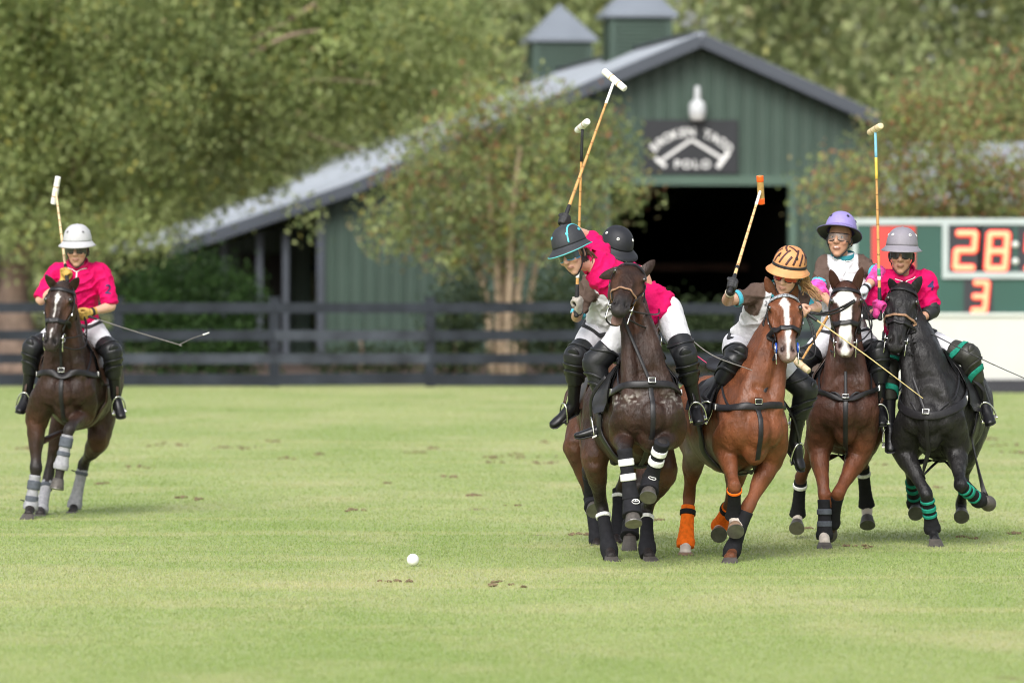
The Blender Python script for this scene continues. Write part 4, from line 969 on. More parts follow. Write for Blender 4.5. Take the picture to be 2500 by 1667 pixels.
SPEC['h6'] = dict(d=42.25, chest=(2266, 1015), yaw=14, pitch=3, coat=(.0135, .0125, .013), points=(.009, .009, .010), label='black pony with tan rope noseband at the right end of the group',
    poll=(2208, 701), muzzle=(2184, 855), turn=-14, ears=dict(r=(2172, 680, -.03), l=(2248, 677, -.03)), muzzle_col=(.022, .021, .022), muzzle_w=.8,
    nose_m=ROPE, nose_w=.018, nose_t=.50, nose2=.60, bp_z=(.0, .22), bp_w=.060,
    legs=dict(fr=((2206, 1105), (2262, 1206, 'n'), (2276, 1290, 'f'), (2287, 1333, 'n')), fl=((2335, 1100), (2346, 1186, 'n'), (2389, 1220, 'f'), (2408, 1226, 'f')),
              hr=((2215, 1100), (2226, 1168, 'f'), (2233, 1228, 'f'), (2238, 1256, 'n')), hl=((2360, 1100), (2352, 1170, 'f'), (2347, 1232, 'f'), (2349, 1264, 'n'))),
    wraps=dict(fr=dict(m=WBLACK, bands=((.20, .05, WTEAL), (.42, .09, WTEAL), (.60, .06, WTEAL), (.95, .04, WTEAL))), fl=dict(m=WBLACK, bands=((.2, .06, WTEAL), (.42, .08, WTEAL), (.75, .06, WTEAL))),
               hr=dict(m=WBLACK, bands=((.15, .06, WTEAL), (.4, .08, WTEAL), (.7, .06, WTEAL)))))
HORSES = {}
for k in SPEC:
    HORSES[k] = build_horse(SPEC[k])
# ------------------------------------------------------------------ riders
SKIN = pm('skin', (1, 1, 1), .5, .06, 20, .08, 120, attr=True, spec=.4, dist=.002)
SHIRT = pm('jersey', (1, 1, 1), .75, .05, 18, .7, 13, attr=True, spec=.2, dist=.03)
BREECH = pm('white_breeches', (.62, .62, .66), .7, .05, 12, .6, 15, sheen=.05, dist=.022)
BOOT = pm('boot_leather', (.009, .009, .011), .35, .25, 25, .12, 70, spec=.4)
GUARD = pm('guard_leather', (.013, .014, .016), .40, .25, 18, .2, 60, spec=.4)
GUARDB = pm('guard_brown', (.028, .028, .023), .5, .35, 14, .3, 50)
BLACKR = pm('black_rubber', (.014, .014, .016), .6, .15, 30, .15, 60)
TURQ = pm('turquoise_cuff', (.055, .42, .56), .75, .08, 30, .3, 80, sheen=.2)
CANE = pm('cane', (.56, .30, .10), .45, .22, 14, .15, 40)
WHITEP = pm('white_paint', (.80, .80, .77), .45, .08, 14, .1, 60)
GOLD = pm('glove_tan', (.50, .31, .07), .7, .35, 40, .4, 70)

def rot(v, axis, a):
    v = np.asarray(v, float); k = unit(axis); return v * math.cos(a) + np.cross(k, v) * math.sin(a) + k * np.dot(k, v) * (1 - math.cos(a))
def fist(mb, c, w, g, sc=1.0):
    """closed hand: palm, four fingers wrapped round the axis g, thumb from the side of the palm"""
    w = unit(w); g = unit(g - w * np.dot(g, w)); n = np.cross(w, g)
    r = .025 * sc
    mb.add(*loft([(c - w * .075 * sc - n * .004, .026 * sc, .020 * sc), (c - w * .045 * sc - n * .012 * sc, .036 * sc, .019 * sc), (c - w * .01 * sc - n * .024 * sc, .042 * sc, .015 * sc), (c + w * .018 * sc - n * .026 * sc, .040 * sc, .012 * sc)], up=n, sub=4, seg=12))
    for i in range(4):
        o = g * (1.5 - i) * .0205 * sc; k = (1.0, 1.06, 1.0, .88)[i]
        pts = []
        for a in (-95, -55, -10, 40, 90, 140):
            q = math.radians(a); pts.append((c + o + (w * math.cos(q) * 1.08 + n * math.sin(q)) * r * (1.12 if a < 60 else .95) * k, .0105 * sc * (1 - .02 * (a > 60)), .0105 * sc))
        mb.add(*loft(pts, up=g, sub=3, seg=9))
    mb.add(*loft([(c - w * .045 * sc + g * .028 * sc, .015 * sc), (c - w * .012 * sc + g * .040 * sc + n * .012 * sc, .0135 * sc), (c + w * .012 * sc + g * .036 * sc + n * .030 * sc, .012 * sc), (c + w * .026 * sc + g * .016 * sc + n * .034 * sc, .010 * sc)], up=n, sub=4, seg=9))

def sleeve_ring(a, b, r0, r1, th=.005, seg=20):
    a, b = np.asarray(a), np.asarray(b); d = unit(b - a); s = unit(np.cross(d, (.3, .5, .8))); u = np.cross(d, s); rows = []
    for c, r in ((a, r0 - th), (a, r0), ((a + b) / 2, (r0 + r1) / 2 + .001), (b, r1), (b, r1 - th), ((a + b) / 2, (r0 + r1) / 2 - th)):
        rows.append([c + s * r * math.cos(2 * math.pi * j / seg) + u * r * math.sin(2 * math.pi * j / seg) for j in range(seg)])
    f = [(i * seg + j, i * seg + (j + 1) % seg, ((i + 1) % 6) * seg + (j + 1) % seg, ((i + 1) % 6) * seg + j) for i in range(6) for j in range(seg)]
    return np.array([p for r in rows for p in r]), f
def finer(v, f, levels=2):
    tr = [(q[0], q[i], q[i + 1]) for q in f for i in range(1, len(q) - 1)]; v = [tuple(x) for x in v]
    for _ in range(levels):
        mid = {}; out = []
        def m(a, b):
            k = (min(a, b), max(a, b))
            if k not in mid: mid[k] = len(v); v.append(tuple((v[a][i] + v[b][i]) / 2 for i in range(3)))
            return mid[k]
        for a, b, c in tr: ab, bc, ca = m(a, b), m(b, c), m(c, a); out += [(a, ab, ca), (ab, b, bc), (ca, bc, c), (ab, bc, ca)]
        tr = out
    return np.array(v), tr
class Rider: pass
def build_rider(sp, H):
    R = Rider(); R.sp = sp
    pd = H.L(sp.get('seat_b', .64), 0, .5)[1]
    pel = A3(P(*sp['pelvis'], pd)); 
    nk = A3(solve(V(pel), *sp['neck'], .50, sp.get('neck_m', 'n')))
    shR = A3(P(sp['shR'][0], sp['shR'][1], nk[1] + (sp['shR'][2] if len(sp['shR']) > 2 else 0))); shL = A3(P(sp['shL'][0], sp['shL'][1], nk[1] + (sp['shL'][2] if len(sp['shL']) > 2 else 0)))
    spine = unit(nk - pel); lat = unit(shL - shR); lat = unit(lat - spine * np.dot(lat, spine)); front = np.cross(lat, spine)
    hlat = unit(H.lf * .7 + lat * .3)
    hd = A3(P(*sp['head'], nk[1] + sp.get('head_d', -.03)))
    y, p, r = [math.radians(x) for x in sp['face']]
    fw = np.array([math.sin(y) * math.cos(p), -math.cos(y) * math.cos(p), math.sin(p)]); hl = unit(np.cross((0, 0, 1), fw)); hu = np.cross(fw, hl)
    hu, hl = hu * math.cos(r) + hl * math.sin(r), hl * math.cos(r) - hu * math.sin(r)
    K = sp.get('hs', 1.12)
    def HD(f, s, u): return hd + (fw * f + hl * s + hu * u) * K
    arms = {}
    for k, sh, s in (('R', shR, -1), ('L', shL, 1)):
        e, w, h = sp['arm' + k]
        el = A3(solve(V(sh), *e[:2], .28, e[2])); wr = A3(solve(V(el), *w[:2], .235, w[2])); hc = A3(solve(V(wr), *h[:2], .085, h[2])); arms[k] = (sh, el, wr, hc, s)
    legs = {}
    for k, s in (('R', -1), ('L', 1)):
        kn_, an_, to_ = sp['leg' + k]; hip = pel + hlat * s * .095 - spine * .03
        kn = A3(solve(V(hip), *kn_[:2], .42, kn_[2])); an = A3(solve(V(kn), *an_[:2], .40, an_[2])); to = A3(solve(V(an), *to_[:2], .20, to_[2])); legs[k] = (hip, kn, an, to, s)
    R.arms, R.legs, R.pel, R.nk, R.hd = arms, legs, pel, nk, hd
    base = pel.copy(); base[2] = H.L(.6, 0, .4)[2]
    R.root = empty('person', V(base), sp['label'], 'person', 'polo riders'); root = R.root
    # ---- body
    mb = MB()
    wst = pel + (nk - pel) * .38 + front * .01; ch = pel + (nk - pel) * .74 + front * .015; uc = pel + (nk - pel) * .95
    bk_ = sp.get('bulk', 1.0) * .97
    tor = [(pel - spine * .06, .145 * bk_, .105 * bk_), (pel + spine * .03, .145 * bk_, .10 * bk_), (wst, .125 * bk_, .092 * bk_), (ch, .145 * bk_, .105 * bk_), (uc, .115 * bk_, .08 * bk_), (nk + spine * .02, .055, .055)]
    mb.add(*loft(tor, up=front, sub=4, seg=18))
    for k, (sh, el, wr, hc, s) in arms.items():
        mb.add(*loft([(uc, .06), (sh * .6 + uc * .4, .058), (sh, .056), (sh + (el - sh) * .3, .050), (el, .040)], sub=4, seg=12))
        mb.add(*loft([(el + (sh - el) * .1, .041), (el, .041), (el + (wr - el) * .3, .042), (el + (wr - el) * .75, .032), (wr, .026, .026), (wr + (hc - wr) * .3, .027)], sub=4, seg=12))
        if not sp.get('glove' + k): fist(mb, hc, hc - wr, sp.get('grip' + k, hl))
    for k, (hip, kn, an, to, s) in legs.items():
        mb.add(*loft([(hip, .085), (hip + (kn - hip) * .4, .078), (kn, .052)], sub=4, seg=12)); mb.add(*loft([(kn, .050), (kn + (an - kn) * .3, .046), (an, .026)], sub=4, seg=12))
    # neck, skull, jaw, features
    mb.add(*loft([(nk - spine * .02, .068), (nk * .55 + HD(-.02, 0, -.07) * .45, .054), (HD(-.015, 0, -.055), .054)], up=fw, sub=4, seg=14))
    ax3 = (hl, fw, hu); hb = MB(); HDk = HD
    def HD(f, s, u): return hd + fw * f + hl * s + hu * u
    hb.add(*ball(HD(-.012, 0, .035), (.076, .094, .098), ax3, seg=18, rings=12))
    hb.add(*loft([(HD(.025, 0, .03), .068, .066), (HD(.028, 0, -.02), .067, .060), (HD(.030, 0, -.06), .059, .052), (HD(.042, 0, -.092), .040, .036), (HD(.048, 0, -.104), .026, .024)], up=fw, sub=4, seg=16))
    hb.add(*loft([(HD(.084, 0, .022), .010), (HD(.098, 0, .0), .011), (HD(.110, 0, -.022), .0135), (HD(.100, 0, -.033), .010)], up=fw, sub=3, seg=9))
    for s in (-1, 1):
        hb.add(*ball(HD(.098, s * .014, -.028), (.010, .010, .008), ax3)); hb.add(*ball(HD(.066, s * .042, -.022), (.024, .020, .022), ax3)); hb.add(*loft([(HD(.090, s * .01, .034), .010), (HD(.078, s * .042, .034), .010)], sub=3, seg=8))
        hb.add(*ball(HD(-.01, s * .078, -.005), (.008, .020, .032), ax3))
    for uu, rr in ((-.058, .0055), (-.068, .0065)):
        hb.add(*loft([(HD(.070, -.026, -.0635), .004), (HD(.0845, -.010, uu), rr), (HD(.0845, .010, uu), rr), (HD(.070, .026, -.0635), .004)], sub=4, seg=8))
    mb.add((hb.verts() - hd) * K + hd, hb.f); HD = HDk
    v, f = remesh(mb, .0070, 3, .45)
    C = np.array(sp.get('skin', (.58, .34, .245))); col = np.tile(C, (len(v), 1))
    q = (v - hd) / K; Fq, Sq, Uq = q @ fw, q @ hl, q @ hu
    def bl(w, c): 
        w = np.clip(w, 0, 1)[:, None]; col[:] = col * (1 - w) + np.array(c) * w
    onh = (np.abs(Sq) < .1) & (Fq > .03) & (np.abs(Uq) < .13)
    mouth = sp.get('mouth', 0)
    bl(np.where(onh & (Fq > .066) & (np.abs(Sq) < .026), np.exp(-((Uq + .064) / .010) ** 2), 0) * .65, (C * np.array([.72, .42, .45])))
    bl(np.where(onh & (Fq > .066) & (np.abs(Sq) < .023), np.exp(-((Uq + .0635) / .0032) ** 2), 0) * .8, C * .22)
    for s in (-1, 1):
        bl(np.where(onh, np.exp(-(((Sq - s * .045) / .02) ** 2 + ((Uq + .03) / .02) ** 2)), 0) * .30, C * np.array([1.05, .70, .68]))
        bl(np.where(onh & (Fq > .05), np.exp(-(((Sq - s * .032) / .020) ** 2 + ((Uq - .034) / .005) ** 2)), 0) * .6, (.10, .06, .04))
    bl(np.where((Fq < .02) & (Uq > -.07) & (np.linalg.norm(q, axis=1) < .16), 1, 0) * np.clip((.03 - Fq) / .03, 0, 1) * np.where(np.abs(Sq) > .07, .4, 1), sp.get('hair_col', (.05, .028, .016)))
    obj('body', v, f, SKIN, root, col=np.clip(col, .004, .9)); R.tree = bvh(v, f)
    for s in (-1, 1):
        vv, ff = ball(HD(.077, s * .031, .008), (.014, .010, .0085), ax3, seg=10, rings=7); e = obj('eye', vv, ff, pm('eye_white', (.7, .68, .66), .2, .05, 5, 0), root)
        vv, ff = ball(HD(.0855, s * .031 , .008), (.0062, .003, .0062), ax3, seg=10, rings=6); obj('iris', vv, ff, EYEM, e)
    if mouth:
        vv, ff = loft([(HD(.078, -.018, -.062), .004, .004), (HD(.0865, -.008, -.0625), .006, .0045), (HD(.0865, .008, -.0625), .006, .0045), (HD(.078, .018, -.062), .004, .004)], up=fw, sub=3, seg=8); obj('teeth', vv, ff, pm('teeth', (.8, .78, .72), .3, .03, 9, 0), root)
    # ---- jersey
    mb = MB(); o = .022; bu = sp.get('bulk', 1.0)
    mb.add(*loft([(pel - spine * .08 , .158 + o, .124 + o), (pel + spine * .04, .150 + o, .116 + o), (wst, (.138 + o) * bu, (.104 + o) * bu), (ch, (.155 + o) * bu, (.118 + o) * bu), (uc, (.125 + o) * bu, (.092 + o) * bu), (nk + spine * .012, .066 , .066)], up=front, sub=4, seg=22, cap=.3))
    slv = sp.get('sleeve', .92); tg_ = .007 if sp.get('cuff') else 0.0
    for k, (sh, el, wr, hc, s) in arms.items():
        e2 = sh + (el - sh) * slv
        mb.add(*loft([(uc, .075), (sh * .6 + uc * .4, .078), (sh, .077), (sh + (el - sh) * .4, .070 - tg_), (sh + (el - sh) * .75, .066 - tg_ * 1.3), (e2, .066 - tg_ * 1.5)], sub=4, seg=16, cap=.12))
    v, f = remesh(mb, .0085, 4, .5); nrm = vnormals(v, f)
    # folds that pull from the shoulders and waist
    dv = np.array([mnoise.noise(V((x @ lat * 9, x @ spine * 16 + x @ lat * 8, x @ front * 9))) + .5 * mnoise.noise(V(x * 27)) for x in v - pel])
    rg = np.array([(1 - abs(mnoise.noise(V((x @ lat * 6 + x @ spine * 5, x @ spine * 10 - x @ lat * 7, x @ front * 7))))) ** 6 for x in v - pel])
    v = v + nrm * (dv * .009 + rg * .016 - .004)[:, None]
    c1 = np.array(sp['shirt']); col = np.tile(c1, (len(v), 1))
    if 'sleeve_col' in sp:
        w = np.zeros(len(v))
        for k, (sh, el, wr, hc, s) in arms.items():
            t = ((v - sh) @ (el - sh)) / ((el - sh) @ (el - sh)); d = np.linalg.norm(v - (sh + np.clip(t, -.2, 1)[:, None] * (el - sh)), axis=1)
            ql = (v - nk) @ lat * s; thr = (sh - nk) @ lat * s - .022
            w = np.maximum(w, np.clip((ql - thr) / .006, 0, 1) * (d < .15) * (t < .35)); w = np.maximum(w, ((t > .22) & (d < .088)) * 1.0)
        col = col * (1 - w[:, None]) + np.array(sp['sleeve_col']) * w[:, None]
    shirt = obj('jersey', v, f, SHIRT, root, col=col); ST = bvh(v, f); R.shirt_tree = ST
    # collar, zip, cuffs
    cm = pm('collar_' + sp['collar'][0], sp['collar'][1], .75, .05, 20, .3, 60)
    cpts = []
    for a in np.linspace(-150, 150, 15):
        q = math.radians(a); cpts.append((nk + spine * (.030 - .022 * math.cos(q)) + front * (.074 * math.cos(q) + .01) + lat * .078 * math.sin(q)))
    vv, ff = strap(ST, cpts, .045, .0, sub=3, thick=.010, snap=False, face=spine)
    cs = np.array(cpts); N = np.array([unit(x - (nk + front * .01)) for x in cs]); rows = []
    for x, n_ in zip(cs, N): rows += [x - spine * .020 + n_ * .006, x + spine * .018 - n_ * .004, x + spine * .018 + n_ * .010, x - spine * .020 + n_ * .018]
    ff = []; m = len(cs)
    for i in range(m - 1):
        for j in range(4): ff.append((4 * i + j, 4 * i + (j + 1) % 4, 4 * i + 4 + (j + 1) % 4, 4 * i + 4 + j))
    obj('collar', rows, ff, cm, root)
    if sp.get('zip', True):
        zp = [nk + front * .10 - spine * .02, ch + front * .16 + spine * .06, ch + front * .17]
        vv, ff = strap(ST, zp, .010, .004, sub=6, thick=.005); obj('zip', vv, ff, WHITEP, shirt)
        for s in (-1, 1):
            vv, ff = strap(ST, [nk + front * .10 - spine * .035, nk + front * .09 + lat * s * .05 - spine * .0, nk + front * .07 + lat * s * .08 + spine * .01], .007, .006, sub=6, thick=.005); obj('piping', vv, ff, WHITEP, shirt)
    for k, (sh, el, wr, hc, s) in arms.items():
        e2 = sh + (el - sh) * slv; d = unit(el - sh)
        if sp.get('cuff'):
            vv, ff = sleeve_ring(e2 - d * .020, e2 + d * .012, .0605, .0585); obj('cuff', vv, ff, TURQ, root)
        ep = sp.get('elbow' + k)
        if ep:
            vv, ff = loft([(el + (sh - el) * .22, .060), (el + (sh - el) * .02, .062), (el + (wr - el) * .12, .058), (el + (wr - el) * .55, .050)], sub=4, seg=16, cap=.12); obj('elbow_pad', vv, ff, ep, root)
        gm = sp.get('glove' + k)
        if gm:
            gb = MB(); fist(gb, hc, hc - wr, sp.get('grip' + k, hl), 1.06); gb.add(*loft([(wr + (el - wr) * .18, .034), (wr, .033), (wr + (hc - wr) * .4, .033)], sub=3, seg=12))
            vv, ff = remesh(gb, .005, 2, .5); g = obj('glove', vv, ff, gm, root)
            vv, ff = ringband(wr + (el - wr) * .10, wr + (el - wr) * .0, .0365, .036, lat, n=3); obj('wrist_strap', vv, ff, sp.get('gstrap', BLACKR), g)
    # ---- breeches
    mb = MB()
    mb.add(*loft([(pel - spine * .08, .142, .112), (pel + spine * .03, .145, .110), (pel + spine * .07, .128, .098)], up=front, sub=4, seg=20))
    for k, (hip, kn, an, to, s) in legs.items():
        mb.add(*loft([(hip - (kn - hip) * .05, .105), (hip + (kn - hip) * .25, .102), (hip + (kn - hip) * .6, .088), (kn, .066), (kn + (an - kn) * .12, .062)], sub=4, seg=16))
    v, f = remesh(mb, .0105, 4, .5); nrm = vnormals(v, f)
    dv = np.array([mnoise.noise(V((x[0] * 14, x[1] * 10, x[2] * 14))) for x in v - pel]); v = v + nrm * (dv * .008)[:, None]
    br = obj('breeches', v, f, BREECH, root); BT = bvh(v, f)
    bp = [pel + spine * .06 + front * .2 * math.cos(a) + lat * .22 * math.sin(a) for a in np.linspace(-2.6, 2.6, 15)]
    vv, ff = strap(BT, bp, .032, .006, sub=3, thick=.006); obj('belt', vv, ff, BLACKR, root)
    # ---- boots, knee guards
    for k, (hip, kn, an, to, s) in legs.items():
        fd = unit(to - an); sh_ = unit(an - kn); mb = MB()
        fr = unit(fd - sh_ * np.dot(fd, sh_))
        mb.add(*loft([(kn + (an - kn) * .12, .060), (kn + (an - kn) * .40, .059), (kn + (an - kn) * .75, .047), (an, .045)], sub=4, seg=16))
        heel = an + sh_ * .055 - fr * .025; sole = unit(to + sh_ * .0 - heel)
        mb.add(*loft([(an, .045, .045), (an + sh_ * .04 + fr * .03, .043, .046), (an * .45 + to * .55 + sh_ * .02, .042, .034), (an * .2 + to * .8 + sh_ * .012, .044, .029), (to, .034, .022)], up=sh_, sub=4, seg=14))
        mb.add(*loft([(an + sh_ * .01 - fr * .01, .038), (heel, .034, .034)], up=fr, sub=3, seg=12)); mb.add(*loft([(heel, .032), (heel + sh_ * .035, .031)], up=fr, sub=2, seg=12, cap=.15))
        vv, ff = remesh(mb, .009, 3, .5); obj('boot', vv, ff, BOOT, root)
        mb = MB()
        mb.add(*loft([(heel + sh_ * .032 - fr * .01, .032, .008), (an * .5 + to * .5 + sh_ * .052, .040, .008), (an * .15 + to * .85 + sh_ * .036, .043, .007), (to + sh_ * .020, .034, .006)], up=sh_, sub=4, seg=12)); mobj('sole', mb, BLACKR, root)
        gm = sp.get('guard', GUARD); th_ = unit(kn - hip); fk = unit(th_ - sh_)          # direction the kneecap points
        mb = MB(); ks = kn + fk * .012
        mb.add(*loft([(kn - th_ * .135 + fk * .004, .092, .086), (kn - th_ * .05 + fk * .012, .090, .084), (ks + fk * .018, .088, .078), (kn + sh_ * .07 + fk * .014, .080, .076), (kn + sh_ * .15 + fk * .008, .072, .070), (kn + sh_ * .21, .066, .064)], up=np.cross(th_, hlat) + fk * .01, sub=4, seg=18, cap=.12))
        vv, ff = remesh(mb, .0105, 3, .5); kg = obj('knee_guard', vv, ff, gm, root); KT = bvh(vv, ff)
        for j, (c, w_, t_, mm) in enumerate(((kn - th_ * .11, sp.get('trim_w', .022), .008, sp.get('guard_trim', gm)), (kn + sh_ * .10, .020, .010, gm), (kn + sh_ * .17, sp.get('trim_w', .024), .008, sp.get('guard_trim', gm)))):
            axv = th_ if j == 0 else sh_; s2 = unit(np.cross(axv, fk)); pts = [c + fk * .12 * math.cos(a) + s2 * .12 * math.sin(a) for a in np.linspace(-2.9, 2.9, 17)]
            vv, ff = strap(KT, pts, w_, .004, sub=3, thick=t_); obj('guard_strap', vv, ff, mm, kg)
        kp = kn + fk * .10; vv, ff = ball(kn + fk * .075, (.050, .060, .030), (unit(np.cross(sh_, fk)), sh_, fk), seg=16, rings=8); obj('kneecap_pad', vv, ff, gm, kg)
    # ---- helmet
    hm = sp['helmet']; tilt = math.radians(sp.get('tilt', 0)); hf_ = rot(fw, hl, -tilt); hh = np.cross(hf_, hl); hh = hh if np.dot(hh, hu) > 0 else -hh
    hc0 = HD(-.008, 0, .046)
    def HE(f_, s_, u_): return hc0 + (hf_ * f_ + hl * s_ + hh * u_) * K
    U = 48; prof = [(math.sin(math.radians(a)) ** .74, math.cos(math.radians(a)) ** 1.0) for a in (6, 14, 24, 34, 44, 54, 64, 73, 82, 90)]
    rows = []
    def brimw(a): return sp.get('brim', 1.0) * (.019 + .034 * max(0, math.cos(a)) ** 1.5 + .008 * abs(math.sin(a)))
    def R0(a): return 1 / math.sqrt((math.cos(a) / .122) ** 2 + (math.sin(a) / .107) ** 2)
    for a_s, a_c in prof: rows.append([HE(R0(2 * math.pi * j / U) * a_s * math.cos(2 * math.pi * j / U), R0(2 * math.pi * j / U) * a_s * math.sin(2 * math.pi * j / U), .018 + .130 * a_c) for j in range(U)])
    vv = [HE(0, 0, .1478)] + [p for r_ in rows for p in r_]; ff = [(0, 1 + j, 1 + (j + 1) % U) for j in range(U)]
    rows2 = []
    for dr, dz in ((-.001, .002), (.004, -.010)): rows2.append([HE((R0(2 * math.pi * j / U) + dr) * math.cos(2 * math.pi * j / U), (R0(2 * math.pi * j / U) + dr) * math.sin(2 * math.pi * j / U), .018 + dz) for j in range(U)])
    allr = rows + rows2
    vv = [HE(0, 0, .1478)] + [p for r_ in allr for p in r_]
    for i in range(len(allr) - 1):
        for j in range(U): ff.append((1 + i * U + j, 1 + (i + 1) * U + j, 1 + (i + 1) * U + (j + 1) % U, 1 + i * U + (j + 1) % U))
    hel = obj('helmet', vv, ff, hm, root); HT = bvh(np.array(vv), ff)
    br_rows = []
    for k_, dz in ((0.0, .012), (.25, .000), (.6, -.009), (1.0, -.019)):
        br_rows.append([HE((R0(a) + .001 + brimw(a) * k_) * math.cos(a), (R0(a) + .001 + brimw(a) * k_) * math.sin(a), .012 + dz - .010 * k_ * math.cos(a) ** 2) for a in np.linspace(0, 2 * math.pi, U, endpoint=False)])
    for k_, dz in ((1.0, -.024), (.6, -.015), (.0, -.006), (-.3, .002)):
        br_rows.append([HE((R0(a) - .001 + brimw(a) * k_) * math.cos(a), (R0(a) - .001 + brimw(a) * k_) * math.sin(a), .012 + dz - .010 * k_ * math.cos(a) ** 2) for a in np.linspace(0, 2 * math.pi, U, endpoint=False)])
    bv = [p for r_ in br_rows for p in r_]; bf = [(i * U + j, i * U + (j + 1) % U, (i + 1) * U + (j + 1) % U, (i + 1) * U + j) for i in range(len(br_rows) - 1) for j in range(U)]
    bo = obj('brim', bv, bf, [sp.get('brim_m', hm), BLACKR], root)
    for i, pl in enumerate(bo.data.polygons): pl.material_index = 1 if i >= 3 * U + U else 0
    edge = [(br_rows[3][j] + br_rows[4][j]) / 2 for j in range(U)]; edge.append(edge[0]); vv, ff = rod(edge, .0042, sub=2, seg=6); obj('brim_piping', vv, ff, sp.get('piping', hm), root)
    for az in (35, -35, 100, -100, 165, -165):
        a = math.radians(az); c = HE(R0(a) * .86 * math.cos(a), R0(a) * .86 * math.sin(a), .095); l, n_, _, _ = HT.find_nearest(V(c)); l, n_ = np.array(l), np.array(n_)
        n_ = n_ if np.dot(n_, l - hc0) > 0 else -n_; e1 = unit(np.cross(n_, hh)); e2 = np.cross(n_, e1); pts = [l + n_ * .002 + (e1 * math.cos(x) + e2 * math.sin(x)) * .0085 for x in np.linspace(0, 2 * math.pi, 13)]
        vv, ff = rod(pts, .0034, sub=2, seg=6); gr = obj('vent_eyelet', vv, ff, sp.get('eyelet', WHITEP), hel)
        vv, ff = ball(l + n_ * .0005, (.0065, .0065, .0022), (e1, e2, n_), seg=8, rings=5); obj('vent_hole', vv, ff, BLACKR, hel)
    vv, ff = ball(HE(0, 0, .1478), (.008, .008, .005), (hl, hf_, hh), seg=8, rings=5); obj('button', vv, ff, hm, hel)
    if sp.get('band'):
        pts = [HE((R0(a) + .002) * math.cos(a), (R0(a) + .002) * math.sin(a), .030) for a in np.linspace(0, 2 * math.pi, 33)]; vv, ff = strap(HT, pts, .022, .003, sub=2, thick=.004); obj('hat_band', vv, ff, sp['band'], hel)
    if sp.get('stripe'):
        pts = [HE(.10 * math.cos(a), sp.get('stripe_s', .0), .02 + .14 * math.sin(a)) for a in np.linspace(.15, math.pi - .15, 13)]; vv, ff = strap(HT, pts, .012, .002, sub=3, thick=.004); obj('stripe', vv, ff, sp['stripe'], hel)
    if sp.get('tiger'):
        for t_ in sp['tiger']:
            pts = [HE(R0(math.radians(a)) * math.sin(math.radians(z)) * math.cos(math.radians(a)), R0(math.radians(a)) * math.sin(math.radians(z)) * math.sin(math.radians(a)), .018 + .125 * math.cos(math.radians(z))) for a, z in t_]
            vv, ff = strap(HT, pts, .015, .0015, sub=4, thick=.003); obj('tiger_stripe', vv, ff, pm('tiger_brown', (.07, .022, .02), .6, .2, 30, 0), hel)
        for az in (-60, -38, -12, 15, 40, 62):
            a = math.radians(az); a2 = a + .18; q = [HE((R0(x) + brimw(x) * kk) * math.cos(x), (R0(x) + brimw(x) * kk) * math.sin(x), .012 + dz) for x, kk, dz in ((a, .25, .004), ((a + a2) / 2, .6, -.008), (a2, .95, -.026))]
            vv, ff = strap(bvh(np.array(bv), bf), q, .009, .002, sub=3, thick=.003); obj('tiger_stripe', vv, ff, MATS['tiger_brown'], hel)
    # chin strap and harness
    T = R.tree
    for s in (-1, 1):
        pts = [HD(.01, s * .086, .02), HD(.012, s * .080, -.03), HD(.030, s * .062, -.075), HD(.050, s * .030, -.115), HD(.055, 0, -.125)]
        vv, ff = strap(T, pts, .013, .006, sub=5, thick=.005); obj('chin_strap', vv, ff, BLACKR, root)
        pts = [HD(-.045, s * .080, .01), HD(-.02, s * .082, -.04), HD(.015, s * .072, -.06)]
        vv, ff = strap(T, pts, .011, .006, sub=5, thick=.005); obj('chin_strap', vv, ff, BLACKR, root)
    # goggles: a wrapped lens with a frame
    gl, gfm = sp['goggles']; rows = []
    for a in np.linspace(-78, 78, 21):
        q = math.radians(a); rx, ry = .073, .070; nose = .013 * math.exp(-(a / 13) ** 2)
        for hgt in (.030, .012, -.010 + nose * .3, -.020 + nose):
            rows.append(HD(.028 + ry * math.cos(q) * (1 - .02), rx * math.sin(q) * 1.06, hgt + .0025 - abs(a) / 78 * .004 * (1 if hgt < 0 else 0)))
    gf = [(4 * i + j, 4 * i + j + 1, 4 * i + 5 + j, 4 * i + 4 + j) for i in range(20) for j in range(3)]
    rows = np.array(rows); thick = np.vstack([rows, rows + np.tile(fw * .003, (len(rows), 1))]); nR = len(rows)
    gf2 = gf + [tuple(nR + x for x in reversed(q)) for q in gf]
    go = obj('goggles', thick, gf2, gl, root)
    for off in (0, 3):
        vv, ff = rod([rows[4 * i + off] + fw * .001 for i in range(21)], .0035, sub=2, seg=6); obj('goggle_frame', vv, ff, gfm, go)
    # hair
    if sp.get('hair'):
        rr = random.Random(4)
        for strand in sp['hair']:
            pts0 = [HD(*x) for x in strand['pts']]; n = strand.get('n', 16); mbh = MB()
            for i in range(n):
                j = np.array([rr.gauss(0, 1) for _ in range(3)]); pts = [p_ + j * strand['spread'] * (.35 + .65 * k_ / (len(pts0) - 1)) + np.array([rr.gauss(0, .006) for _ in range(3)]) for k_, p_ in enumerate(pts0)]
                mbh.add(*loft([(p_, strand['r'] * (1 - .75 * k_ / (len(pts0) - 1)), strand['r'] * .6 * (1 - .7 * k_ / (len(pts0) - 1))) for k_, p_ in enumerate(pts)], up=fw, sub=4, seg=6))
            mobj('hair', mbh, pm('hair_' + strand['name'], strand['col'], .5, .35, 40, .4, 120), root)
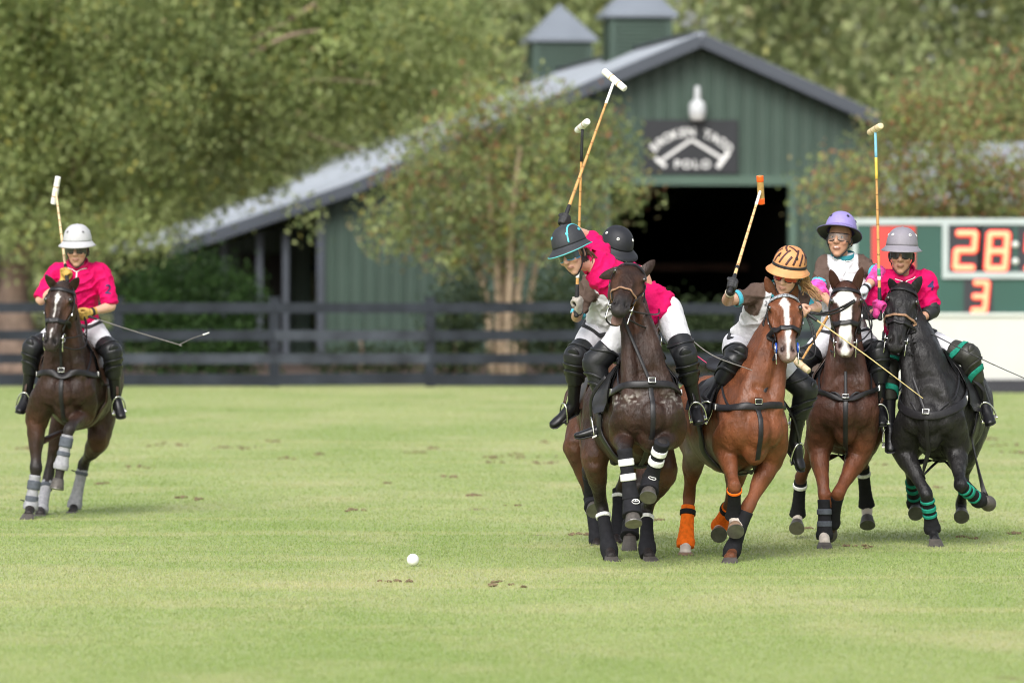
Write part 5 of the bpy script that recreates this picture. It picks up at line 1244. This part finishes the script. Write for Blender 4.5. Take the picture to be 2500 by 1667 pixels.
    # number on the sleeve
    for txt, px, py, size, ang, colr in sp.get('prints', ()):
        tv, tf = finer(*text_mesh(txt, 1.0, .012)); ca, sa = math.cos(math.radians(ang)), math.sin(math.radians(ang)); out = []
        ok = True
        for x in tv:
            h = hit(ST, px + (x[0] * ca - x[1] * sa) * size, py - (x[0] * sa + x[1] * ca) * size)
            if h is None or h.y > 60: ok = False; break
            out.append(np.array(h) - np.array(ray(px, py).normalized()) * .007)
        if ok: obj('sleeve_number', out, tf, colr, shirt, smooth=False)
    return R

PINK = (.62, .002, .105); WHT = (.62, .62, .64); BRN = (.105, .070, .056)
GREYLENS = pm('lens_smoke', (.06, .05, .05), .12, 0, 1, 0, coat=.6); DARKLENS = pm('lens_dark', (.010, .011, .012), .08, 0, 1, 0, coat=.8)
TEALENS = pm('lens_teal', (.01, .05, .06), .07, 0, 1, 0, coat=.9); FIRE = pm('lens_fire', (.42, .03, .012), .08, .5, 9, 0, metal=.5, coat=.8)
def clear_lens():
    m = bpy.data.materials.new('lens_clear'); m.use_nodes = True; n = m.node_tree; n.nodes.clear()
    o = n.nodes.new('ShaderNodeOutputMaterial'); mx = n.nodes.new('ShaderNodeMixShader'); t = n.nodes.new('ShaderNodeBsdfTransparent'); g = n.nodes.new('ShaderNodeBsdfGlossy')
    t.inputs[0].default_value = (.86, .86, .84, 1); g.inputs['Roughness'].default_value = .05; mx.inputs[0].default_value = .07
    n.links.new(t.outputs[0], mx.inputs[1]); n.links.new(g.outputs[0], mx.inputs[2]); n.links.new(mx.outputs[0], o.inputs[0]); return m
CLEAR = clear_lens()
H_WHITE = pm('helmet_pale_grey', (.46, .46, .475), .6, .06, 60, .2, 200); H_NAVY = pm('helmet_charcoal', (.028, .030, .036), .65, .12, 60, .25, 200); H_BLACK = pm('helmet_black', (.012, .013, .018), .6, .12, 60, .25, 200)
H_TIGER = pm('helmet_orange', (.60, .28, .11), .6, .14, 14, .2, 200); H_LILAC = pm('helmet_lilac', (.27, .225, .50), .55, .06, 60, .2, 200); H_GREY = pm('helmet_mauve_grey', (.235, .22, .255), .6, .06, 60, .2, 200)
NAVY = pm('navy_print', (.03, .02, .10), .7, .05, 9, 0); AQUA = pm('aqua_piping', (.10, .52, .62), .55, .05, 9, 0)
G_GREY = pm('glove_grey', (.34, .31, .27), .75, .2, 40, .3, 80); G_BLACK = pm('glove_black', (.02, .02, .022), .65, .2, 40, .3, 80); G_PINK = pm('glove_magenta', (.62, .05, .26), .65, .25, 30, .3, 80); G_CREAM = pm('glove_strap_cream', (.62, .55, .43), .7, .1, 30, .2, 80)
PADP = pm('pad_magenta', (.70, .06, .32), .7, .6, 22, .25, 60); WRISTW = pm('wrist_wrap', (.55, .60, .64), .8, .1, 30, .3, 60)
RS = {}
RS['h1'] = dict(label='rider in bright pink jersey with white helmet raising a mallet on the lone pony', pelvis=(192, 790), neck=(190, 650), head=(189, 611), head_d=-.08, face=(-6, -4, 0), tilt=0,
    shR=(133, 668, .02), shL=(246, 668, .02), armR=((97, 735, -.04), (150, 694, -.10), (162, 668, -.03)), armL=((272, 748, -.05), (222, 762, -.14), (203, 768, -.04)),
    legR=((82, 852, 'n'), (66, 962, 'f'), (47, 1003, 'n')), legL=((272, 862, 'n'), (283, 968, 'f'), (297, 1016, 'n')), shirt=PINK, collar=('pink', PINK), helmet=H_WHITE, eyelet=pm('eyelet_grey', (.25, .25, .26), .5, .1, 9, 0), piping=pm('piping_grey', (.32, .31, .30), .6, .1, 9, 0),
    goggles=(GREYLENS, BLACKR), gloveR=GOLD, gloveL=GOLD, prints=(('2', 264, 707, 32, -6, NAVY), ('2', 116, 678, 22, 20, NAVY)), gripR=np.array((-.12, .2, 1)), gripL=np.array((.3, -.2, .9)))
RS['h2'] = dict(label='pink jersey rider leaning far out, charcoal helmet with aqua stripe', pelvis=(1590, 745), neck=(1450, 643), neck_m='n', bulk=.9, head=(1398, 622), head_d=-.12, face=(-30, -15, -15), tilt=2,
    shR=(1466, 620, .16), shL=(1486, 686, -.06), armR=((1440, 580, 'f'), (1388, 556, 'n'), (1377, 538, 'n')), armL=((1566, 662, .05), (1592, 715, .05), (1598, 738, .02)),
    legR=((1460, 888, 'n'), (1482, 1030, 'f'), (1407, 1063, 'n')), legL=((1672, 868, 'n'), (1697, 985, 'f'), (1706, 1030, 'n')), shirt=PINK, collar=('pink', PINK), helmet=H_NAVY, piping=pm('piping_aqua', (.10, .45, .47), .5, .05, 9, 0), eyelet=AQUA, stripe=AQUA, stripe_s=.062,
    goggles=(TEALENS, pm('frame_blue', (.03, .25, .50), .4, .1, 9, 0)), gloveR=G_BLACK, gstrap=G_CREAM, gloveL=G_BLACK, gripR=np.array((.35, .3, 1)), gripL=np.array((.9, .2, .3)), zip=True,
    hair=[dict(name='brown', pts=[(-.08, .05, -.02), (-.10, .06, -.05), (-.10, .07, -.10)], n=14, spread=.018, r=.012, col=(.13, .065, .035))], prints=(('0', 1526, 664, 15, -80, WHITEP),))
RS['h3'] = dict(label='rider in black helmet mostly hidden behind the leaning pink rider', pelvis=(1488, 795), neck=(1492, 660), head=(1500, 622), head_d=-.06, face=(30, -24, 4), tilt=0, seat_b=.58,
    shR=(1446, 690), shL=(1538, 690), armR=((1408, 774, -.04), (1412, 758, -.2), (1408, 738, -.02)), armL=((1556, 765, 'n'), (1560, 800, 'n'), (1560, 812, 'n')),
    legR=((1406, 872, 'n'), (1400, 985, 'f'), (1348, 1036, 'n')), legL=((1590, 880, 'n'), (1595, 985, 'f'), (1605, 1025, 'n')), shirt=WHT, sleeve_col=BRN, cuff=True, collar=('teal', (.02, .22, .27)), helmet=H_BLACK, goggles=(DARKLENS, BLACKR),
    gloveR=G_GREY, gloveL=G_GREY, gripR=np.array((.04, .02, 1)), gripL=np.array((.9, .2, .3)), hair=[dict(name='dark', pts=[(-.06, -.04, -.05), (-.07, -.05, -.09)], n=8, spread=.02, r=.012, col=(.06, .035, .02))])
RS['h4'] = dict(label='rider in orange tiger striped helmet with long fair hair holding an orange tipped mallet', pelvis=(1833, 838), neck=(1898, 716), head=(1922, 674), head_d=-.10, face=(-18, -10, 13), tilt=0,
    shR=(1855, 716, -.02), shL=(1944, 735, .05), armR=((1776, 734, 'n'), (1783, 713, 'n'), (1787, 695, 'n')), armL=((1994, 750, .0), (1976, 757, -.10), (1963, 760, -.06)),
    legR=((1796, 872, 'n'), (1732, 982, 'f'), (1704, 1030, 'n')), legL=((1960, 952, 'n'), (1940, 1078, 'f'), (1958, 1143, 'n')), shirt=WHT, sleeve_col=BRN, cuff=True, sleeve=.72, collar=('teal', (.02, .22, .27)), zip=False, helmet=H_TIGER, eyelet=BLACKR, band=BLACKR,
    tiger=[((-78, 74), (-66, 52), (-48, 34)), ((-48, 76), (-40, 58), (-30, 46)), ((-22, 74), (-12, 50), (4, 30)), ((2, 76), (8, 62), (16, 50)), ((24, 74), (36, 48), (56, 28)), ((48, 76), (58, 56), (72, 44)), ((76, 74), (92, 48), (110, 30)), ((104, 74), (112, 58), (124, 46)), ((40, 34), (20, 20), (-30, 14)), ((-104, 74), (-95, 46), (-80, 28)), ((-10, 36), (-40, 24), (-80, 18)), ((134, 74), (142, 50), (150, 36))],
    goggles=(FIRE, BLACKR), gloveR=G_BLACK, gstrap=G_CREAM, skin=(.62, .37, .27), gripR=np.array((.28, .3, 1)), gripL=np.array((.5, -.3, .6)), hair_col=(.42, .27, .12),
    hair=[dict(name='blond', pts=[(-.05, .080, .06), (-.08, .098, .01), (-.075, .105, -.045), (-.06, .11, -.085)], n=22, spread=.016, r=.008, col=(.46, .28, .12)), dict(name='fair_brown', pts=[(-.06, .085, -.035), (-.05, .125, -.055), (-.03, .175, -.075), (-.02, .225, -.11)], n=34, spread=.017, r=.006, col=(.33, .18, .08)), dict(name='blond', pts=[(-.05, .09, -.03), (-.04, .14, -.03), (-.03, .19, -.055), (-.02, .235, -.07)], n=14, spread=.012, r=.004, col=(.46, .28, .12))],
    prints=(('2', 1870, 741, 16, -10, pm('grey_print', (.12, .12, .14), .7, .05, 9, 0)),))
RS['h5'] = dict(label='rider in lilac helmet and white vest with brown sleeves reaching across', pelvis=(2062, 815), neck=(2058, 634), head=(2050, 586), head_d=-.05, face=(-16, 8, 2), tilt=14, brim=1.45,
    shR=(2014, 650), shL=(2100, 646), armR=((1996, 704, -.12), (2024, 738, -.14), (2036, 748, -.05)), armL=((2146, 668, -.12), (2112, 706, -.14), (2100, 720, -.04)),
    legR=((1960, 882, 'n'), (1950, 1000, 'f'), (1940, 1040, 'n')), legL=((2143, 866, 'n'), (2148, 995, 'f'), (2153, 1034, 'n')), shirt=WHT, sleeve_col=BRN, cuff=True, sleeve=.80, collar=('teal', (.02, .22, .27)), helmet=H_LILAC, eyelet=pm('eyelet_navy', (.02, .02, .06), .5, .1, 9, 0), piping=pm('piping_indigo', (.10, .09, .2), .6, .1, 9, 0),
    goggles=(CLEAR, BLACKR), mouth=1, skin=(.52, .29, .19), elbowR=PADP, elbowL=PADP, gloveL=WRISTW, gripR=np.array((.6, .1, .6)), gripL=np.array((.8, .2, .5)), prints=(('4', 2114, 630, 26, 20, WHITEP),))
RS['h6'] = dict(label='pink jersey rider in mauve grey helmet on the black pony at the right', pelvis=(2216, 820), neck=(2207, 672), head=(2201, 625), head_d=-.07, face=(-8, 0, 2), tilt=0,
    shR=(2152, 688), shL=(2260, 686), armR=((2120, 762, -.03), (2140, 768, -.2), (2148, 746, -.02)), armL=((2276, 758, -.03), (2246, 780, -.12), (2226, 790, -.05)),
    legR=((2168, 905, 'n'), (2172, 1040, 'f'), (2174, 1098, 'n')), legL=((2362, 870, 'n'), (2403, 984, 'f'), (2417, 1032, 'n')), shirt=PINK, collar=('pink', PINK), helmet=H_GREY, goggles=(DARKLENS, BLACKR), skin=(.47, .26, .175), elbowR=BLACKR, elbowL=BLACKR, sleeve=.86,
    gloveR=G_PINK, gloveL=G_BLACK, gripR=np.array((-.03, .05, 1)), gripL=np.array((.8, .1, .4)), guard=GUARDB, guard_trim=WTEAL, trim_w=.042, prints=(('4', 2273, 698, 34, -4, NAVY),))
RIDERS = {}
for k in HORSES: RIDERS[k] = build_rider(RS[k], HORSES[k])
# ------------------------------------------------------------------ saddles, reins, mallets, whips, ball
PADM = pm('saddle_pad', (.010, .010, .012), .85, .2, 30, .5, 60, spec=.2)
SADL = pm('saddle_leather', (.055, .028, .018), .42, .25, 20, .15, 60)
SADDLE_LABEL = dict(h1='dark polo saddle under the white helmeted rider', h2='dark polo saddle under the leaning pink rider', h3='brown polo saddle on the hidden bay pony', h4='black polo saddle on the chestnut pony', h5='dark polo saddle under the lilac helmeted rider', h6='black polo saddle on the black pony')
def build_saddle(key):
    H, R = HORSES[key], RIDERS[key]; L, T = H.L, H.tree
    m = LEATHER if key in ('h4', 'h6', 'h2') else SADL
    t = empty('saddle', V(L(.62, 0, .38)), SADDLE_LABEL[key], 'saddle', 'polo saddles')
    mb = MB()
    mb.add(*loft([(L(.34, 0, .50), .07, .025), (L(.42, 0, .47), .10, .03), (L(.60, 0, .42), .13, .035), (L(.80, 0, .44), .16, .035), (L(.90, 0, .50), .13, .025)], up=H.up, sub=4, seg=16))
    vv, ff = remesh(mb, .012, 3); obj('seat', vv, ff, m, t)
    for s in (-1, 1):
        def panel(bl, name, off, mat, thick):
            v = []; f = []; n, k = len(bl), 9
            for (b0, b1, ang) in bl:
                for j in range(k):
                    b = b0 + (b1 - b0) * j / (k - 1); q = L(b, s * .6 * math.sin(math.radians(ang)), .05 + .6 * math.cos(math.radians(ang)))
                    o = L(b, 0, .05); h = T.ray_cast(V(q), V(o - q).normalized()); l, n_ = (h[0], h[1]) if h[0] is not None else (V(q), V(q - o).normalized())
                    v.append(np.array(l) + unit(q - o) * off)
            nv = len(v); cen = L(.6, 0, .05); v2 = [p + unit(p - cen) * thick for p in v]
            for i in range(n - 1):
                for j in range(k - 1):
                    a = i * k + j; f.append((a, a + 1, a + k + 1, a + k)); f.append((nv + a, nv + a + k, nv + a + k + 1, nv + a + 1))
            edge = [j for j in range(k)] + [i * k + k - 1 for i in range(1, n)] + [(n - 1) * k + j for j in range(k - 2, -1, -1)] + [i * k for i in range(n - 2, 0, -1)]
            for i in range(len(edge)): a, b = edge[i], edge[(i + 1) % len(edge)]; f.append((a, b, nv + b, nv + a))
            obj(name, v + v2, f, mat, t)
        panel([(.30, 1.0, 8), (.30, 1.0, 25), (.31, .99, 42), (.34, .97, 58), (.40, .92, 72)], 'saddle_pad', .008, PADM, .016)
        panel([(.36, .78, 10), (.34, .78, 28), (.30, .76, 46), (.30, .74, 62), (.34, .70, 78), (.42, .62, 90)], 'flap', .030, m, .012)
        # girth
        pts = [L(.52, s * .6 * math.sin(math.radians(a)), .05 + .6 * math.cos(math.radians(a))) for a in (88, 110, 130, 150, 165, 180)]
        vv, ff = strap(T, pts, .07, .012, sub=5, thick=.012); obj('girth', vv, ff, m, t)
        # stirrup leather and iron
        hip, kn, an, to, s2 = R.legs['L' if s > 0 else 'R']; sh_ = unit(an - kn); fd = unit(to - an); c = an * .55 + to * .45 + sh_ * .055
        side = unit(np.cross(sh_, fd)); topp = c - sh_ * .135 - fd * .0
        topp = topp
        att = L(.48, s * .24, .30)
        out = unit(topp - L(.5, 0, topp[2] - L(0, 0, 0)[2]))
        vv, ff = strap(T, [att, (att + topp) / 2 + H.lf * s * .05, topp], .026, .01, sub=5, thick=.006, snap=False, face=-H.bk + H.lf * s); obj('stirrup_leather', vv, ff, m, t)
        arc = [c + side * .058 * math.cos(x) * (1 if abs(math.cos(x)) < 1.1 else 1) - sh_ * (.135 * math.sin(x) ** .75) for x in np.linspace(0.02, math.pi - .02, 15)]
        vv, ff = rod(arc, .0065, sub=2, seg=7); ir = obj('stirrup', vv, ff, STEEL, t)
        vv, ff = boxv(c + sh_ * .004, (.125, .035, .012), (side, fd, sh_)); obj('tread', vv, ff, STEEL, ir, smooth=False)
    # reins from the bit to the left hand
    hand = R.arms['L'][3]
    for s in (-1, 1):
        for dt, sag in ((.78, .05), (.90, .12)):
            a = H.HD(dt, s * .085, -.05 - (dt - .78) * .25); md = a * .5 + hand * .5 + H.lf * s * .10 - H.up * sag
            md2 = a * .2 + hand * .8 + H.lf * s * .06 - H.up * sag * .5; md1 = a * .8 + hand * .2 + H.lf * s * .06 - H.up * sag * .6
            vv, ff = rod([a, md1, md, md2, hand], .0062, sub=6, seg=6); ro = obj('rein', vv, ff, H.sp.get('leather', LEATHER), H.bridle)
for k in HORSES: build_saddle(k)
if 'h4' in HORSES:     # loose rein ends flying to the right of the tiger helmet rider
    h4 = A3(RIDERS['h4'].arms['L'][3])
    for dy, dz in ((0, 0), (5, .01)):
        vv, ff = rod([h4, A3(P(2010, 764 + dy, h4[1] - .05)), A3(P(2050, 752 + dy * 1.6, h4[1] - .1)), A3(P(2086, 734 + dy * .4, h4[1] - .14))], [.007, .008, .008, .011], sub=6, seg=6); obj('rein', vv, ff, LEATHER, HORSES['h4'].bridle)

def mallet(hand, head_px, mode, label, head_axis, shaft_m, bands, grip_m, head_m, L=1.26, headlen=.235, hr=.025, tips=None, back=.10):
    c = A3(hand); e = A3(solve(V(c), *head_px, L, mode)); d = unit(e - c)
    t = empty('polo_mallet', V(c), label, 'mallet', 'polo mallets')
    n = 12; pts = [c + d * (.05 + (np.linalg.norm(e - c) - .05) * i / n) + np.array((0, 0, -.012)) * math.sin(i / n * math.pi) * 0 for i in range(n + 1)]
    r = [.0125 - .0045 * i / n for i in range(n + 1)]; vv, ff = rod(pts, r, sub=2, seg=8); sh = obj('shaft', vv, ff, shaft_m, t)
    for i in range(1, 9):      # cane nodes
        p = c + (e - c) * (.12 + i * .085); vv, ff = ringband(p - d * .004, p + d * .004, .0135 - i * .0004, .0135 - i * .0004, (0.2, .1, 1), seg=10, n=2); obj('cane_node', vv, ff, pm('cane_node', (.33, .16, .05), .5, .2, 30, 0), sh)
    for f0, f1, m in bands:
        a, b = c + (e - c) * f0, c + (e - c) * f1; vv, ff = ringband(a, b, .0145 - .004 * f0, .0145 - .004 * f1, (0.2, .1, 1), seg=10, n=2); obj('binding', vv, ff, m, sh)
    vv, ff = loft([(c - d * back, .019), (c - d * (back - .03), .016), (c + d * .04, .0165), (c + d * .13, .0135)], up=(.3, .2, 1), sub=4, seg=10); obj('grip', vv, ff, grip_m, t)
    h = unit(head_axis); vv, ff = loft([(e - h * headlen / 2, hr * .96), (e - h * headlen * .42, hr), (e, hr * 1.02), (e + h * headlen * .42, hr), (e + h * headlen / 2, hr * .93)], up=d, sub=3, seg=16, cap=.25); hd = obj('mallet_head', vv, ff, head_m, t)
    if tips:
        for s in (-1, 1):
            a = e + h * headlen * .30 * s; b = e + h * headlen * .505 * s; vv, ff = ringband(a, b, hr * 1.05, hr * 1.03, d, n=2); obj('painted_tip', vv, ff, tips, hd)
    else:
        for s in (-.16, .2):
            a = e + h * headlen * s; vv, ff = ringband(a, a + h * .010, hr * 1.05, hr * 1.05, d, n=2); obj('band', vv, ff, pm('head_band', (.52, .36, .2), .5, .1, 9, 0), hd)
    return t
def hand(k, a): return RIDERS[k].arms[a][3]
def whip(a, pts, label, mat, r=.0055, tip=None):
    p = [A3(a)]
    for x in pts: p.append(A3(P(x[0], x[1], p[0][1] + x[2])))
    t = empty('riding_whip', V(p[0]), label, 'whip', 'riding whips')
    vv, ff = rod(p, [r * (1 - .5 * i / (len(p) - 1)) for i in range(len(p))], sub=8 if len(p) > 2 else 4, seg=6); obj('shaft', vv, ff, mat, t)
    d = unit(p[1] - p[0]); vv, ff = rod([p[0] - d * .06, p[0] + d * .12], r * 1.9, sub=3, seg=8); obj('handle', vv, ff, BLACKR, t)
    if tip:
        e = p[-1]; d = unit(p[-1] - p[-2]); vv, ff = loft([(e, .006), (e + d * .03, .014, .005), (e + d * .05, .010, .004)], sub=3, seg=8); obj('tassel', vv, ff, tip, t)
BLK = pm('whip_black', (.02, .02, .022), .5, .2, 30, 0); GRY = pm('whip_grey', (.16, .15, .14), .6, .2, 30, 0)
if 'h1' in RIDERS:
    mallet(hand('h1', 'R'), (136, 465), 'f', 'pale mallet held up beside the white helmet', np.array((-.2, .25, -1.)), pm('pale_cane', (.72, .55, .32), .45, .15, 14, .1, 40), (), BLACKR, WHITEP)
    whip(hand('h1', 'L'), [(320, 806, -.05), (436, 841, -.08), (438, 841, -.08), (470, 826, -.05), (496, 817, -.03)], 'thin bent whip with pale tip held by the rider on the lone pony', GRY, .0052, WHITEP)
if 'h2' in RIDERS:
    mallet(hand('h2', 'R'), (1500, 196), 'f', 'bamboo mallet with white head swung high over the leaning rider', np.array((.62, -.5, -.55)), CANE, ((.83, .985, WHITEP),), BLACKR, WHITEP, headlen=.23)
    whip(hand('h2', 'L'), [(1720, 855, -.35), (1836, 904, -.45)], 'grey whip crossing in front of the chestnut pony', GRY, .006)
if 'h3' in RIDERS:
    mallet(hand('h3', 'R'), (1422, 308), 'n', 'upright mallet with black wrapped tip behind the swinging one', np.array((.30, -.85, .25)), CANE, ((.80, .985, BLACKR), (.14, .17, WHITEP), (.19, .205, BROWNL)), BLACKR, WHITEP, L=1.3, headlen=.22)
    whip(P(1660, 838, 42.0), [(1742, 898, -.3)], 'thin pink whip showing between the two leading ponies', pm('whip_pink', (.75, .06, .18), .5, .1, 30, 0), .0045)
if 'h4' in RIDERS:
    mallet(hand('h4', 'R'), (1857, 464), 'f', 'mallet with bright orange ends raised before the dark doorway', np.array((.06, .2, -1.)), pm('light_cane', (.72, .47, .22), .45, .18, 14, .1, 40), ((.84, .985, WHITEP), (.16, .19, BLACKR)), BLACKR, pm('head_wood', (.42, .26, .08), .5, .3, 14, .1, 40), tips=pm('orange_tip', (.95, .12, .01), .45, .05, 9, 0), headlen=.205)
    whip(hand('h4', 'L'), [(2110, 864, -.25), (2253, 972, -.4)], 'yellow cane whip slanting down across the white faced pony', pm('whip_cane', (.50, .40, .16), .5, .15, 30, 0), .0065)
if 'h5' in RIDERS:
    mallet(hand('h5', 'R'), (1952, 888), 'n', 'mallet carried low beside the lilac helmeted rider', np.array((.6, -.5, -.5)), CANE, (), BLACKR, pm('head_pale_wood', (.62, .50, .32), .5, .15, 14, .1, 40), L=.95, headlen=.2)
if 'h6' in RIDERS:
    mallet(hand('h6', 'R'), (2137, 316), 'n', 'tall upright mallet with pale blue tip above the black pony', np.array((.35, -.9, .22)), CANE, ((.84, .985, pm('tape_blue', (.22, .52, .70), .5, .05, 9, 0)), (.72, .84, pm('tape_yellow', (.72, .50, .08), .5, .05, 9, 0)), (.17, .21, pm('tape_green', (.05, .28, .16), .5, .05, 9, 0)), (.145, .165, WHITEP)), BLACKR, pm('head_cream', (.74, .60, .36), .5, .15, 14, .1, 40), headlen=.2)
    whip(hand('h6', 'L'), [(2400, 878, -.1), (2540, 940, -.15)], 'black whip trailing to the right edge from the black pony rider', BLK, .0055)
def polo_ball():
    g = ground(1008, 1382); r = .0425; c = g + V((0, 0, r + .004)); vv, ff = ball(c, r, seg=36, rings=24)
    d = vv - np.array(list(c)); s = np.exp(-((d @ unit((.3, .4, .85))) / .0016) ** 2); vv = vv - d * (s * .012)[:, None]
    tag(obj('polo_ball', vv, ff, pm('ball_white', (.82, .82, .80), .38, .04, 20, .1, 60)), 'white ball lying on the grass ahead of the riders', 'ball')
polo_ball()
